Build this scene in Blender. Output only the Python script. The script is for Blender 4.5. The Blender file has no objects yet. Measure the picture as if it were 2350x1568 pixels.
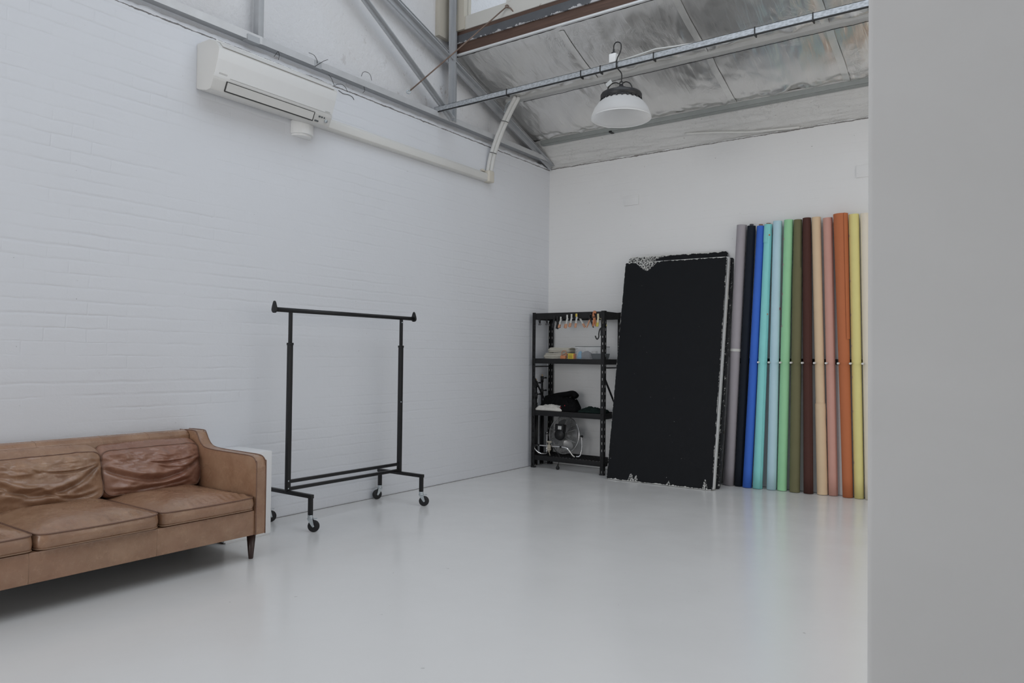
import bpy, bmesh, math, random
import numpy as np
from mathutils import Vector, Matrix, noise
random.seed(7)
SC = bpy.context.scene
COL = SC.collection
PI = math.pi

# ------------------------------------------------------------------ helpers
def lin(c):
    c = c / 255.0
    return c / 12.92 if c <= .04045 else ((c + .055) / 1.055) ** 2.4
def alb(r, g, b, k=2.0):
    return tuple(min(.9, lin(v) * k) for v in (r, g, b))
def nz(x, y=0., z=0.):
    return noise.noise(Vector((x, y, z)))

class NT:
    def __init__(s, name):
        s.m = bpy.data.materials.new(name); s.m.use_nodes = True
        s.t = s.m.node_tree; s.n = s.t.nodes; s.l = s.t.links
        s.b = s.n['Principled BSDF']
    def add(s, typ, **kw):
        n = s.n.new(typ)
        for k, v in kw.items():
            if k.startswith('i_'):
                n.inputs[k[2:].replace('_', ' ')].default_value = v
            else: setattr(n, k, v)
        return n
    def link(s, a, b): s.l.new(a, b)
    def coord(s, kind='Object'):
        return s.add('ShaderNodeTexCoord').outputs[kind]
    def mapping(s, vec, scale=(1, 1, 1), rot=(0, 0, 0), loc=(0, 0, 0)):
        m = s.add('ShaderNodeMapping')
        m.inputs['Scale'].default_value = scale; m.inputs['Rotation'].default_value = rot
        m.inputs['Location'].default_value = loc
        s.link(vec, m.inputs['Vector']); return m.outputs[0]
    def noise(s, vec, scale, detail=4, rough=.55, dist=0):
        n = s.add('ShaderNodeTexNoise'); n.inputs['Scale'].default_value = scale
        n.inputs['Detail'].default_value = detail; n.inputs['Roughness'].default_value = rough
        n.inputs['Distortion'].default_value = dist
        s.link(vec, n.inputs['Vector']); return n.outputs['Fac']
    def math(s, op, a, b=0., c=None):
        m = s.add('ShaderNodeMath'); m.operation = op
        for i, v in enumerate([a, b] + ([c] if c is not None else [])):
            if isinstance(v, (int, float)): m.inputs[i].default_value = v
            else: s.link(v, m.inputs[i])
        return m.outputs[0]
    def ramp(s, fac, lo, hi, a=(0, 0, 0, 1), b=(1, 1, 1, 1)):
        r = s.add('ShaderNodeValToRGB'); e = r.color_ramp.elements
        e[0].position = lo; e[1].position = hi; e[0].color = a; e[1].color = b
        s.link(fac, r.inputs[0]); return r.outputs[0]
    def mix(s, fac, a, b):
        m = s.add('ShaderNodeMix'); m.data_type = 'RGBA'
        for i, v in ((0, fac), (6, a), (7, b)):
            if isinstance(v, (int, float)): m.inputs[i].default_value = v
            elif isinstance(v, tuple): m.inputs[i].default_value = (*v[:3], 1)
            else: s.link(v, m.inputs[i])
        return m.outputs[2]
    def bump(s, h, strength=.3, dist=.01, prev=None):
        b = s.add('ShaderNodeBump'); b.inputs['Strength'].default_value = strength
        b.inputs['Distance'].default_value = dist; s.link(h, b.inputs['Height'])
        if prev is not None: s.link(prev, b.inputs['Normal'])
        return b.outputs[0]
    def set(s, col=None, rough=None, metal=None, nrm=None, spec=None):
        for k, v in (('Base Color', col), ('Roughness', rough), ('Metallic', metal), ('Normal', nrm), ('Specular IOR Level', spec)):
            if v is None: continue
            if isinstance(v, tuple): s.b.inputs[k].default_value = (*v[:3], 1)
            elif isinstance(v, (int, float)): s.b.inputs[k].default_value = v
            else: s.link(v, s.b.inputs[k])
        return s.m

def simple(name, col, rough=.5, metal=0., var=.06, vscale=9, bscale=120, bstr=.08, spec=None):
    n = NT(name); o = n.coord()
    f = n.noise(o, vscale, 4)
    d = tuple(max(0, v * (1 - var * 2)) for v in col); l = tuple(min(1, v * (1 + var * 2)) for v in col)
    c = n.mix(f, d, l)
    nr = n.bump(n.noise(o, bscale, 3), bstr, .002) if bstr else None
    return n.set(c, rough, metal, nr, spec)

class MB:
    def __init__(s): s.v = []; s.f = []; s.sm = []
    def vf(s, v, f, smooth=False):
        o = len(s.v); s.v += [tuple(p) for p in v]; s.f += [tuple(i + o for i in q) for q in f]; s.sm += [smooth] * len(f)
    def box(s, x0, x1, y0, y1, z0, z1):
        v = [(x, y, z) for z in (z0, z1) for y in (y0, y1) for x in (x0, x1)]
        s.vf(v, [(0, 2, 3, 1), (4, 5, 7, 6), (0, 1, 5, 4), (2, 6, 7, 3), (0, 4, 6, 2), (1, 3, 7, 5)]); return s
    def obox(s, c, U, V, W, a, b, d):
        c, U, V, W = map(Vector, (c, U, V, W))
        v = [c + U * (a * i) + V * (b * j) + W * (d * k) for k in (-1, 1) for j in (-1, 1) for i in (-1, 1)]
        s.vf(v, [(0, 2, 3, 1), (4, 5, 7, 6), (0, 1, 5, 4), (2, 6, 7, 3), (0, 4, 6, 2), (1, 3, 7, 5)]); return s
    def bar(s, p0, p1, w, h, up=(0, 0, 1)):
        p0, p1 = Vector(p0), Vector(p1); W = (p1 - p0); L = W.length; W.normalize()
        U = Vector(up).cross(W); U = U.normalized() if U.length > 1e-6 else Vector((1, 0, 0)); V = W.cross(U)
        return s.obox((p0 + p1) / 2, U, V, W, w / 2, h / 2, L / 2)
    def tube(s, pts, r, n=10, closed=False, smooth=True):
        P = [Vector(p) for p in pts]; N = len(P); R = r if isinstance(r, (list, tuple)) else [r] * N
        T = []
        for i in range(N):
            a = P[(i - 1) % N] if closed or i else P[i]; b = P[(i + 1) % N] if closed or i < N - 1 else P[i]
            d = b - a; T.append(d.normalized() if d.length > 1e-9 else Vector((0, 0, 1)))
        u = T[0].orthogonal().normalized(); v = []
        for i in range(N):
            u = (u - T[i] * u.dot(T[i])); u = u.normalized() if u.length > 1e-6 else T[i].orthogonal().normalized()
            w = T[i].cross(u)
            v += [P[i] + (u * math.cos(2 * PI * k / n) + w * math.sin(2 * PI * k / n)) * R[i] for k in range(n)]
        f = []
        for i in range(N if closed else N - 1):
            j = (i + 1) % N
            f += [(i * n + k, i * n + (k + 1) % n, j * n + (k + 1) % n, j * n + k) for k in range(n)]
        s.vf(v, f, smooth)
        if not closed:
            o = len(s.v) - len(v)
            s.f.append(tuple(o + k for k in range(n - 1, -1, -1))); s.sm.append(False)
            s.f.append(tuple(o + (N - 1) * n + k for k in range(n))); s.sm.append(False)
        return s
    def lathe(s, c, axis, prof, n=32, smooth=True):
        c = Vector(c); W = Vector(axis).normalized(); U = W.orthogonal().normalized(); V = W.cross(U); v = []; f = []
        for (r, z) in prof:
            v += [c + W * z + (U * math.cos(2 * PI * k / n) + V * math.sin(2 * PI * k / n)) * max(r, 1e-4) for k in range(n)]
        for i in range(len(prof) - 1):
            f += [(i * n + k, i * n + (k + 1) % n, (i + 1) * n + (k + 1) % n, (i + 1) * n + k) for k in range(n)]
        s.vf(v, f, smooth); return s
    def prism(s, poly, c, U, V, W, t0, t1):
        c, U, V, W = map(Vector, (c, U, V, W)); n = len(poly)
        v = [c + U * a + V * b + W * t for t in (t0, t1) for a, b in poly]
        f = [tuple(range(n - 1, -1, -1)), tuple(range(n, 2 * n))] + [(i, (i + 1) % n, n + (i + 1) % n, n + i) for i in range(n)]
        s.vf(v, f); return s
    def grid(s, fn, nu, nv, smooth=True):
        v = [fn(i / nu, j / nv) for j in range(nv + 1) for i in range(nu + 1)]
        f = [(j * (nu + 1) + i, j * (nu + 1) + i + 1, (j + 1) * (nu + 1) + i + 1, (j + 1) * (nu + 1) + i) for j in range(nv) for i in range(nu)]
        s.vf(v, f, smooth); return s

def smooth(pts, k=6):
    P = [Vector(p) for p in pts]; out = []
    for i in range(len(P) - 1):
        a, b, c, d = P[max(i - 1, 0)], P[i], P[i + 1], P[min(i + 2, len(P) - 1)]
        for j in range(k):
            s_ = j / k; out.append(.5 * ((2 * b) + (c - a) * s_ + (2 * a - 5 * b + 4 * c - d) * s_ ** 2 + (3 * b - a - 3 * c + d) * s_ ** 3))
    out.append(P[-1]); return out

def props(o, label=None, cat=None, group=None, kind=None):
    for k, v in (('label', label), ('category', cat), ('group', group), ('kind', kind)):
        if v: o[k] = v
    return o
def thing(name, loc, label, cat, group=None, rot=None):
    o = bpy.data.objects.new(name, None); COL.objects.link(o); o.location = loc; o.empty_display_size = .1
    if rot: o.rotation_euler = rot
    return props(o, label, cat, group)
WORLD = {}
def obj(name, mb, mat, parent=None, bevel=0, segs=2, local=False, label=None, cat=None, group=None, kind=None):
    """world-space vertices unless local; children are shifted into their parent's frame"""
    off = Vector((0, 0, 0))
    if parent is not None and not local: off = WORLD.get(parent.name, Vector((0, 0, 0))) + (Vector(parent.location) if parent.parent is None else Vector((0, 0, 0)))
    me = bpy.data.meshes.new(name)
    bm = bmesh.new()
    vs = [bm.verts.new(Vector(p) - off) for p in mb.v]
    for q, sm in zip(mb.f, mb.sm):
        try: f = bm.faces.new([vs[i] for i in q]); f.smooth = sm
        except ValueError: pass
    bmesh.ops.recalc_face_normals(bm, faces=bm.faces)
    if bevel:
        bmesh.ops.bevel(bm, geom=list(bm.edges), offset=bevel, segments=segs, profile=.6, affect='EDGES', clamp_overlap=True)
        for f in bm.faces: f.smooth = True
    bm.to_mesh(me); bm.free()
    o = bpy.data.objects.new(name, me); COL.objects.link(o)
    if mat: me.materials.append(mat)
    if bevel:
        try: me.set_sharp_from_angle(angle=math.radians(50))
        except Exception: pass
    if parent is not None:
        o.parent = parent; WORLD[o.name] = off
    if label or kind or cat: props(o, label, cat, group, kind)
    return o

# ------------------------------------------------------------------ materials
def wall_material(name, axis, base, crack_z=None, courses=1.0):
    n = NT(name); o = n.coord(); sep = n.add('ShaderNodeSeparateXYZ'); n.link(o, sep.inputs[0])
    u = sep.outputs['Y' if axis == 'y' else 'X']; z = sep.outputs['Z']
    cmb = n.add('ShaderNodeCombineXYZ'); n.link(u, cmb.inputs[0]); n.link(z, cmb.inputs[1])
    wob = n.noise(o, 5, 2); wob2 = n.noise(o, 1.2, 2)
    zz = n.math('ADD', z, n.math('MULTIPLY', n.math('SUBTRACT', wob, .5), .022)); 
    uu = n.math('ADD', u, n.math('MULTIPLY', n.math('SUBTRACT', wob2, .5), .06))
    n.link(uu, cmb.inputs[0]); n.link(zz, cmb.inputs[1])
    br = n.add('ShaderNodeTexBrick'); n.link(cmb.outputs[0], br.inputs['Vector'])
    for k, v in (('Scale', 1.), ('Brick Width', .235), ('Row Height', .0815), ('Mortar Size', .007), ('Mortar Smooth', .9), ('Bias', 0.)):
        br.inputs[k].default_value = v
    mask = n.ramp(n.noise(n.mapping(o, (1, 1, 2.5)), 1.3, 5, .7), .44, .72)
    fr = n.math('FRACT', n.math('DIVIDE', zz, .0815)); dj = n.math('MINIMUM', fr, n.math('SUBTRACT', 1., fr))
    hj = n.ramp(dj, .03, .17, (1, 1, 1, 1), (0, 0, 0, 1))
    m2 = n.ramp(n.noise(n.mapping(o, (1, 1, 5), (0, 0, 0), (3, 1, 0)), .9, 4, .65), .42, .66)
    mort = n.math('MULTIPLY', n.math('ADD', n.math('MULTIPLY', n.math('MULTIPLY', br.outputs['Fac'], mask), .55), n.math('MULTIPLY', n.math('MULTIPLY', hj, m2), .6)), courses)
    lump = n.noise(n.mapping(o, (1, 1, 1.6)), 9, 4); fine = n.noise(o, 55, 4, .6)
    h = n.math('SUBTRACT', n.math('ADD', n.math('MULTIPLY', lump, .55), n.math('MULTIPLY', fine, .16)), n.math('MULTIPLY', mort, .62))
    nr = n.bump(h, .42, .010)
    blot = n.ramp(n.noise(o, .7, 3), .35, .7)
    c = n.mix(n.math('MULTIPLY', blot, .5), base, tuple(v * .95 for v in base))
    c = n.mix(n.math('MULTIPLY', mort, .10), c, tuple(v * .7 for v in base))
    spk = n.ramp(n.noise(o, 38, 2, .5), .755, .80)
    c = n.mix(n.math('MULTIPLY', spk, .45), c, (.16, .15, .15))
    if crack_z:
        d = n.math('ABSOLUTE', n.math('SUBTRACT', z, n.math('ADD', crack_z - .011, n.math('MULTIPLY', n.noise(o, 14, 5, .7), .022))))
        w = n.math('MULTIPLY', n.noise(o, 6, 5, .8), .016)
        cr = n.math('LESS_THAN', d, n.math('SUBTRACT', w, .003))
        c = n.mix(n.math('MULTIPLY', cr, .8), c, (.08, .065, .055))
    return n.set(c, .55, 0., nr, .3)

def rough_render_mat():
    n = NT('rough_render_paint'); o = n.coord()
    st = n.noise(n.mapping(o, (3, 3, 7)), 3.2, 8, .66, .8)
    crack = n.ramp(n.math('ABSOLUTE', n.math('SUBTRACT', st, .5)), .0, .012)
    m2 = n.ramp(n.noise(o, 2.2, 3), .5, .62)
    c = n.mix(n.math('MULTIPLY', n.math('SUBTRACT', 1., crack), n.math('MULTIPLY', m2, .55)), (.74, .735, .72), (.13, .11, .1))
    c = n.mix(n.math('MULTIPLY', n.ramp(n.noise(o, 30, 3, .6), .66, .74), .5), c, (.2, .17, .15))
    fine = n.noise(o, 22, 7, .7)
    return n.set(c, .75, 0., n.bump(n.math('ADD', fine, n.math('MULTIPLY', st, 1.2)), .6, .016), .2)

def upper_wall_mat():
    n = NT('upper_wall_paint'); o = n.coord()
    mp = n.mapping(o, (1, 1.2, 1.), (.5, 0, 0))
    a = n.noise(mp, 8, 7, .68, .3)
    sc = n.ramp(a, .60, .68)
    m = n.ramp(n.noise(o, 1.1, 2), .45, .62)
    c = n.mix(n.math('MULTIPLY', n.math('MULTIPLY', sc, m), .6), (.80, .806, .825), (.34, .29, .26))
    warm = n.ramp(n.noise(o, .9, 3), .5, .75)
    c = n.mix(n.math('MULTIPLY', warm, .35), c, (.70, .66, .62))
    return n.set(c, .6, 0., n.bump(n.noise(o, 26, 6, .65), .7, .014), .25)

def floor_mat():
    n = NT('painted_floor'); o = n.coord()
    c = n.mix(n.noise(o, .8, 4), (.715, .712, .706), (.76, .756, .75))
    spk = n.ramp(n.noise(o, 21, 2, .4), .775, .79)
    c = n.mix(n.math('MULTIPLY', spk, .35), c, (.25, .25, .25))
    scr = n.ramp(n.noise(n.mapping(o, (2, 18, 1), (0, 0, .6)), 2.5, 5, .7), .73, .76)
    c = n.mix(n.math('MULTIPLY', scr, .18), c, (.4, .4, .4))
    r = n.ramp(n.noise(o, 2.5, 4), .3, .7, (.17, .17, .17, 1), (.27, .27, .27, 1))
    return n.set(c, r, 0., n.bump(n.noise(n.mapping(o, (1, 1, 1)), 5, 3), .10, .01), .42)

def leather_mat(name, a, b, red):
    n = NT(name); o = n.coord()
    c = n.mix(n.ramp(n.noise(o, 5, 6, .62), .34, .68), a, b)
    c = n.mix(n.math('MULTIPLY', n.ramp(n.noise(o, 2.3, 4, .6), .45, .75), .55), c, red)
    c = n.mix(n.math('MULTIPLY', n.ramp(n.noise(o, 8, 6, .65), .40, .66), .30), c, tuple(v * .80 for v in a))
    c = n.mix(n.math('MULTIPLY', n.ramp(n.noise(o, 40, 5, .7), .56, .72), .28), c, tuple(min(1, v * 1.4) for v in b))
    r = n.ramp(n.noise(o, 7, 5), .35, .7, (.22, .22, .22, 1), (.36, .36, .36, 1))
    vo = n.add('ShaderNodeTexVoronoi'); vo.inputs['Scale'].default_value = 330; n.link(o, vo.inputs['Vector'])
    cr = n.noise(n.mapping(o, (1, 1, 1)), 24, 5, .6, 1.0)
    nr = n.bump(cr, .25, .004); nr = n.bump(vo.outputs[0], .06, .001, nr)
    return n.set(c, r, 0., nr, .62)

def foil_mat():
    n = NT('silver_foil'); o = n.coord()
    big = n.noise(n.mapping(o, (1.6, .8, .8), (0, 0, .5)), 1.6, 2, .5, .6)
    streak = n.noise(n.mapping(o, (14, 1.6, 1.6), (0, 0, .45)), 2.2, 3, .5, .5)
    cr = n.noise(n.mapping(o, (3, 2, 2), (0, 0, -.4)), 3.5, 5, .6, 2.2)
    mask = n.ramp(n.noise(o, 1.7, 3), .48, .66)
    weave = n.noise(o, 220, 2)
    nr = n.bump(big, .55, .08); nr = n.bump(streak, .26, .012, nr)
    nr = n.bump(n.math('MULTIPLY', cr, mask), .55, .018, nr); nr = n.bump(weave, .10, .001, nr)
    return n.set((.80, .79, .77), n.ramp(n.noise(o, 3, 3), .3, .7, (.27, .27, .27, 1), (.38, .38, .38, 1)), .93, nr)

def board_mat(name, W, H, top=.0, wear=1.0, wx=(.1, .3), rag_w=.045):
    """black paint on a white board, torn ragged at the edges; object x runs along the width, z up"""
    n = NT(name); o = n.coord(); sep = n.add('ShaderNodeSeparateXYZ'); n.link(o, sep.inputs[0])
    x, z = sep.outputs[0], sep.outputs[2]
    rag = n.noise(o, 16, 7, .72); rag2 = n.noise(n.mapping(o, (1, 1, .35)), 9, 6, .75)
    dx = n.math('MINIMUM', x, n.math('SUBTRACT', W, x)); dz = n.math('SUBTRACT', H, z)
    e = n.math('MINIMUM', n.math('ADD', dx, .004), n.math('MULTIPLY', n.math('ADD', dz, top), .8)); e = n.math('MINIMUM', e, n.math('MULTIPLY', z, .75))
    white = n.math('LESS_THAN', e, n.math('MULTIPLY', n.math('SUBTRACT', rag, .40), rag_w * wear))
    # worn patches at stretches of the top edge
    px = n.ramp(n.math('ABSOLUTE', n.math('SUBTRACT', x, wx[0] * W)), wx[1] * W * .3, wx[1] * W, (1, 1, 1, 1), (0, 0, 0, 1))
    top_z = n.math('LESS_THAN', dz, n.math('MULTIPLY', n.math('MULTIPLY', rag2, px), .17 * wear))
    grain = n.math('GREATER_THAN', n.noise(o, 70, 4, .7), .50)
    worn = n.math('MULTIPLY', top_z, grain)
    lowx = n.ramp(n.noise(n.mapping(o, (1, 1, 0)), 5.5, 2), .56, .66)
    low = n.math('MULTIPLY', n.math('LESS_THAN', z, n.math('MULTIPLY', n.math('MULTIPLY', rag2, lowx), .2)), grain)
    spk = n.ramp(n.noise(o, 60, 2, .4), .785, .795)
    m = n.math('MAXIMUM', n.math('MAXIMUM', white, worn), n.math('MAXIMUM', low, spk))
    c = n.mix(m, (.0075, .0085, .0105), (.62, .62, .60))
    return n.set(c, .62, 0., n.bump(n.math('ADD', n.noise(o, 300, 2), n.math('MULTIPLY', m, .8)), .25, .002), .18)

def edge_mat():
    n = NT('speckled_board_edge'); o = n.coord()
    f = n.math('GREATER_THAN', n.noise(n.mapping(o, (1, 1, .5)), 42, 5, .75), .60)
    return n.set(n.mix(f, (.011, .012, .014), (.5, .5, .48)), .7, 0., n.bump(n.noise(o, 60, 3), .3, .003))

def peel_mat(name, base, under, lo=.62):
    n = NT(name); o = n.coord()
    f = n.ramp(n.noise(o, 14, 7, .7), lo, lo + .04)
    c = n.mix(f, base, under); c = n.mix(n.math('MULTIPLY', n.noise(o, 3, 4), .3), c, tuple(v * .75 for v in base))
    return n.set(c, .6, 0., n.bump(n.noise(o, 30, 6, .7), .4, .004))

def wood_mat():
    n = NT('dark_brown_timber'); o = n.coord()
    g = n.noise(n.mapping(o, (1.2, 14, 22)), 3, 6, .6, .4)
    c = n.mix(g, (.045, .026, .02), (.15, .085, .06))
    return n.set(c, .65, 0., n.bump(g, .4, .004))
def lead_mat():
    n = NT('grey_lead_flashing'); o = n.coord()
    sep = n.add('ShaderNodeSeparateXYZ'); n.link(o, sep.inputs[0])
    hi = n.math('LESS_THAN', n.math('SUBTRACT', sep.outputs[2], .106), n.math('MULTIPLY', n.math('SUBTRACT', n.noise(o, 9, 6, .75), .46), .16))
    c = n.mix(n.noise(o, 6, 4), (.07, .075, .085), (.13, .135, .145)); c = n.mix(hi, c, (.5, .5, .51))
    return n.set(c, .6, .1, n.bump(n.noise(o, 20, 5), .4, .005))
def galv_mat():
    n = NT('galvanised_steel'); o = n.coord()
    vo = n.add('ShaderNodeTexVoronoi'); vo.inputs['Scale'].default_value = 70; n.link(n.mapping(o, (.6, 1, 1)), vo.inputs['Vector'])
    c = n.mix(vo.outputs['Color'], (.36, .39, .42), (.66, .69, .72))
    s = n.ramp(vo.outputs['Distance'], .1, .8, (.34, .36, .38, 1), (.54, .57, .60, 1))
    return n.set(s, .42, .55, n.bump(n.noise(o, 90, 3), .1, .001))
def steel_mat(name, c, metal=.35, rough=.42):
    n = NT(name); o = n.coord()
    cc = n.mix(n.noise(n.mapping(o, (2, 2, 2)), 5, 5), tuple(v * .85 for v in c), tuple(v * 1.1 for v in c))
    return n.set(cc, rough, metal, n.bump(n.noise(o, 45, 4), .08, .002))
def paper(name, c): return simple(name, c, .78, 0, .03, 6, 260, .06, .2)

M = {}
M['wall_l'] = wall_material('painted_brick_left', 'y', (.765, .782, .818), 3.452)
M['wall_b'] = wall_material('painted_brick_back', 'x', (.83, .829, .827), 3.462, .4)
M['upper'] = upper_wall_mat(); M['rough'] = rough_render_mat(); M['floor'] = floor_mat(); M['foil'] = foil_mat()
M['shadow_gap'] = simple('shadow_gap_grey', (.24, .235, .23), .8, 0, .3, 8)  # tone of the shadow line painted at the wall base
def plaster():
    n = NT('smooth_plaster'); o = n.coord()
    a = n.noise(n.mapping(o, (1, 1, 1.4)), 2.2, 5, .5, 1.5)
    c = n.mix(a, (.555, .552, .548), (.60, .597, .595))
    return n.set(c, .6, 0, n.bump(n.noise(o, 7, 5), .12, .01), .25)
M['plaster'] = plaster()
M['leather'] = leather_mat('tan_leather', (.275, .150, .088), (.40, .250, .158), (.30, .14, .085))
M['leather_red'] = leather_mat('worn_red_tan_leather', (.255, .125, .082), (.37, .208, .142), (.26, .105, .072))
M['piping'] = simple('leather_piping', (.17, .09, .06), .5, bstr=.1)
M['piping_l'] = simple('leather_piping_light', (.27, .165, .105), .5, bstr=.1)
M['darkwood'] = simple('dark_stained_wood', (.045, .024, .02), .35, var=.15, bstr=.05)
M['blackmetal'] = simple('black_powder_coat', (.010, .010, .011), .38, .0, .05, spec=.4)
M['shelfmetal'] = simple('black_shelf_steel', (.011, .011, .012), .5, .0, .05, spec=.3)
M['rubber'] = simple('black_rubber', (.014, .014, .016), .6)
M['zinc'] = steel_mat('zinc_plated_steel', (.55, .60, .63), .7, .32)
M['chrome'] = steel_mat('chrome_tube', (.8, .8, .8), 1., .12)
M['white_plastic'] = simple('white_plastic', (.82, .825, .82), .35, 0, .01, bstr=.0, spec=.4)
M['ac_under'] = simple('grey_white_plastic', (.68, .675, .655), .4, 0, .01, bstr=.0)
M['dark_gap'] = simple('dark_plastic_gap', (.03, .03, .03), .7)
M['cream_duct'] = simple('cream_duct_plastic', (.72, .715, .69), .45, 0, .03, 3)
M['elbow'] = simple('aged_cream_plastic', (.66, .62, .54), .5, 0, .05, 5)
M['wrap'] = simple('white_pipe_wrap', (.66, .66, .64), .55, 0, .05)
M['plinth'] = simple('white_painted_mdf', (.82, .825, .83), .5, 0, .02, 3, 30, .1)
M['steel_white'] = steel_mat('white_painted_steel', (.70, .71, .72), .0, .5)
M['steel_mid'] = steel_mat('pale_grey_painted_steel', (.58, .59, .605), .15, .4)
M['steel_grey'] = steel_mat('grey_painted_steel', (.46, .475, .495), .25, .4)
M['purlin'] = steel_mat('greenish_grey_steel', (.33, .35, .34), .3, .45)
M['band'] = steel_mat('pale_purlin_steel', (.50, .50, .49), .1, .5)
M['galv'] = galv_mat(); M['wood'] = wood_mat(); M['lead'] = lead_mat()
M['sill'] = peel_mat('peeling_cream_paint', (.66, .65, .61), (.32, .25, .2), .66)
M['jamb'] = peel_mat('yellowed_cream_paint', (.60, .56, .48), (.25, .19, .14), .68)
M['dullchrome'] = steel_mat('dull_chrome', (.34, .34, .34), .9, .3)
M['cable'] = simple('black_cable', (.012, .012, .012), .45)
M['rust'] = simple('rusty_rod', (.22, .16, .13), .7, .3, .2, 30)
M['lampwhite'] = simple('white_enamel', (.80, .80, .795), .38, 0, .01, bstr=0)
def translucent():
    n = NT('white_polycarbonate'); n.set((.88, .88, .875), .35, 0.)
    tb = n.add('ShaderNodeBsdfTranslucent'); tb.inputs[0].default_value = (.9, .9, .9, 1)
    mx = n.add('ShaderNodeMixShader'); mx.inputs[0].default_value = .6
    n.link(n.b.outputs[0], mx.inputs[1]); n.link(tb.outputs[0], mx.inputs[2]); n.link(mx.outputs[0], n.n['Material Output'].inputs[0]); return n.m
M['lampwhite'] = translucent()
M['lampblack'] = simple('black_cast_aluminium', (.02, .02, .022), .4)
M['foil_strip'] = steel_mat('foil_seam_tape', (.86, .855, .83), .8, .38)
M['tape'] = simple('foil_tape', (.55, .55, .54), .45, .5, .05, 12, 30, .3)
M['beige_cloth'] = simple('beige_canvas', (.50, .48, .42), .9, 0, .12, 20, 200, .3)
M['white_cloth'] = simple('white_cotton', (.62, .60, .56), .9, 0, .1, 30, 120, .4)
M['black_cloth'] = simple('black_cotton', (.006, .006, .0065), .95, 0, .2, 20, 120, .3, .1)
M['dkgreen_cloth'] = simple('dark_green_cloth', (.010, .018, .016), .95, 0, .2, 20, 120, .3, .1)
M['red'] = simple('red_plastic', (.5, .03, .05), .5)
M['orange'] = simple('orange_plastic', (.52, .20, .09), .5, bstr=0)
M['orange_tip'] = simple('faded_orange_rubber', (.54, .28, .17), .6, bstr=0)
M['yellow'] = simple('yellow_card', (.62, .47, .06), .6, bstr=0)
M['yellow_tip'] = simple('yellow_rubber', (.55, .48, .10), .6, bstr=0)
M['silver'] = steel_mat('worn_pale_steel', (.58, .58, .55), .2, .5)
M['paleyellow'] = steel_mat('pale_yellow_steel', (.62, .57, .38), .0, .6)
M['ink'] = simple('dark_ink', (.05, .045, .02), .8, bstr=0)
M['greytub'] = simple('dark_grey_plastic', (.085, .095, .10), .5, bstr=0)
M['greystuff'] = simple('grey_fabric', (.09, .09, .10), .9)
M['blue'] = simple('blue_plastic', (.07, .33, .55), .5, bstr=0)
M['cardboard'] = simple('brown_cardboard', (.30, .20, .14), .8, 0, .1)
M['brass'] = steel_mat('brass_spigot', (.55, .38, .22), .6, .4)
M['beige_plastic'] = simple('aged_beige_plastic', (.42, .38, .31), .5, bstr=.05)
M['label'] = simple('silver_label', (.55, .56, .55), .5, bstr=0)
M['pegwhite'] = simple('white_peg', (.72, .72, .70), .5, bstr=0)
M['edge'] = edge_mat()
M['whiteboard'] = peel_mat('scuffed_white_board', (.66, .66, .63), (.5, .48, .44), .7)
M['boardface'] = simple('white_board_face', (.66, .665, .665), .6)
def glass(name, col, rough, alpha_like=.0):
    n = NT(name); n.b.inputs['Transmission Weight'].default_value = 1.; n.b.inputs['IOR'].default_value = 1.05
    return n.set(col, rough, 0.)
M['glass'] = glass('window_glass', (.97, .98, .98), .0)
def clearp():
    n = NT('clear_plastic'); n.b.inputs['Alpha'].default_value = .14
    return n.set((.8, .82, .84), .12, 0.)
M['clear'] = clearp()

# ------------------------------------------------------------------ camera
CAM = Vector((4.6927, -7.1834, 1.25)); F = 1684.64; yaw, pitch, roll = -.6207, .0198, .0115
fw = Vector((math.sin(yaw) * math.cos(pitch), math.cos(yaw) * math.cos(pitch), math.sin(pitch)))
r0 = Vector((math.cos(yaw), -math.sin(yaw), 0)); u0 = r0.cross(fw)
rr = r0 * math.cos(roll) + u0 * math.sin(roll); uu_ = -r0 * math.sin(roll) + u0 * math.cos(roll)
cd = bpy.data.cameras.new('camera'); co = bpy.data.objects.new('camera', cd); COL.objects.link(co)
m = Matrix((rr, uu_, -fw)).transposed().to_4x4(); m.translation = CAM; co.matrix_world = m
cd.sensor_width = 36; cd.lens = F / 2350 * 36; cd.clip_start = .05; SC.camera = co

# ------------------------------------------------------------------ setting
YW = .11
LX0, LX1, RY = -.3, 7.5, -11.
obj('floor', MB().box(LX0, LX1 + .2, RY - .2, YW + .4, -.15, 0), M['floor'], kind='structure')
# left wall: thicker lower leaf, thinner leaf above it with a lumpy ledge
mb = MB(); mb.box(LX0, 0, RY, YW, 0, 3.44)
def ledge(u, v):
    y = RY + (YW - RY) * u
    rag = nz(y * 9, 0, 1) * .012 + nz(y * 31, 3, 1) * .006
    t = v
    x = -.0 - .07 * max(0, (t - .45) / .55) + (0 if t < .01 else nz(y * 14, t * 4, 5) * .006)
    z = 3.44 + .055 * min(1, t / .6) + (rag if t > .01 else 0)
    return (x, y, z)
mb.grid(ledge, 900, 6, False)
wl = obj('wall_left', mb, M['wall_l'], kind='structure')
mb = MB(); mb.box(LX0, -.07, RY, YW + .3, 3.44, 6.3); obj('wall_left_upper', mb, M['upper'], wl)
mb = MB(); mb.box(LX0, LX1, YW, YW + .3, 0, 3.46)
def ledge2(u, v):
    x = -.05 + (LX1 + .05) * u
    rag = nz(x * 9, 7, 1) * .010 + nz(x * 31, 3, 9) * .005
    return (x, YW + .09 * max(0, (v - .45) / .55) + (0 if v < .01 else nz(x * 14, v * 4, 3) * .005), 3.46 + .02 * min(1, v / .6) + (rag if v > .01 else 0))
mb.grid(ledge2, 700, 6, False)
wb = obj('wall_back', mb, M['wall_b'], kind='structure')
mb = MB()
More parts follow.
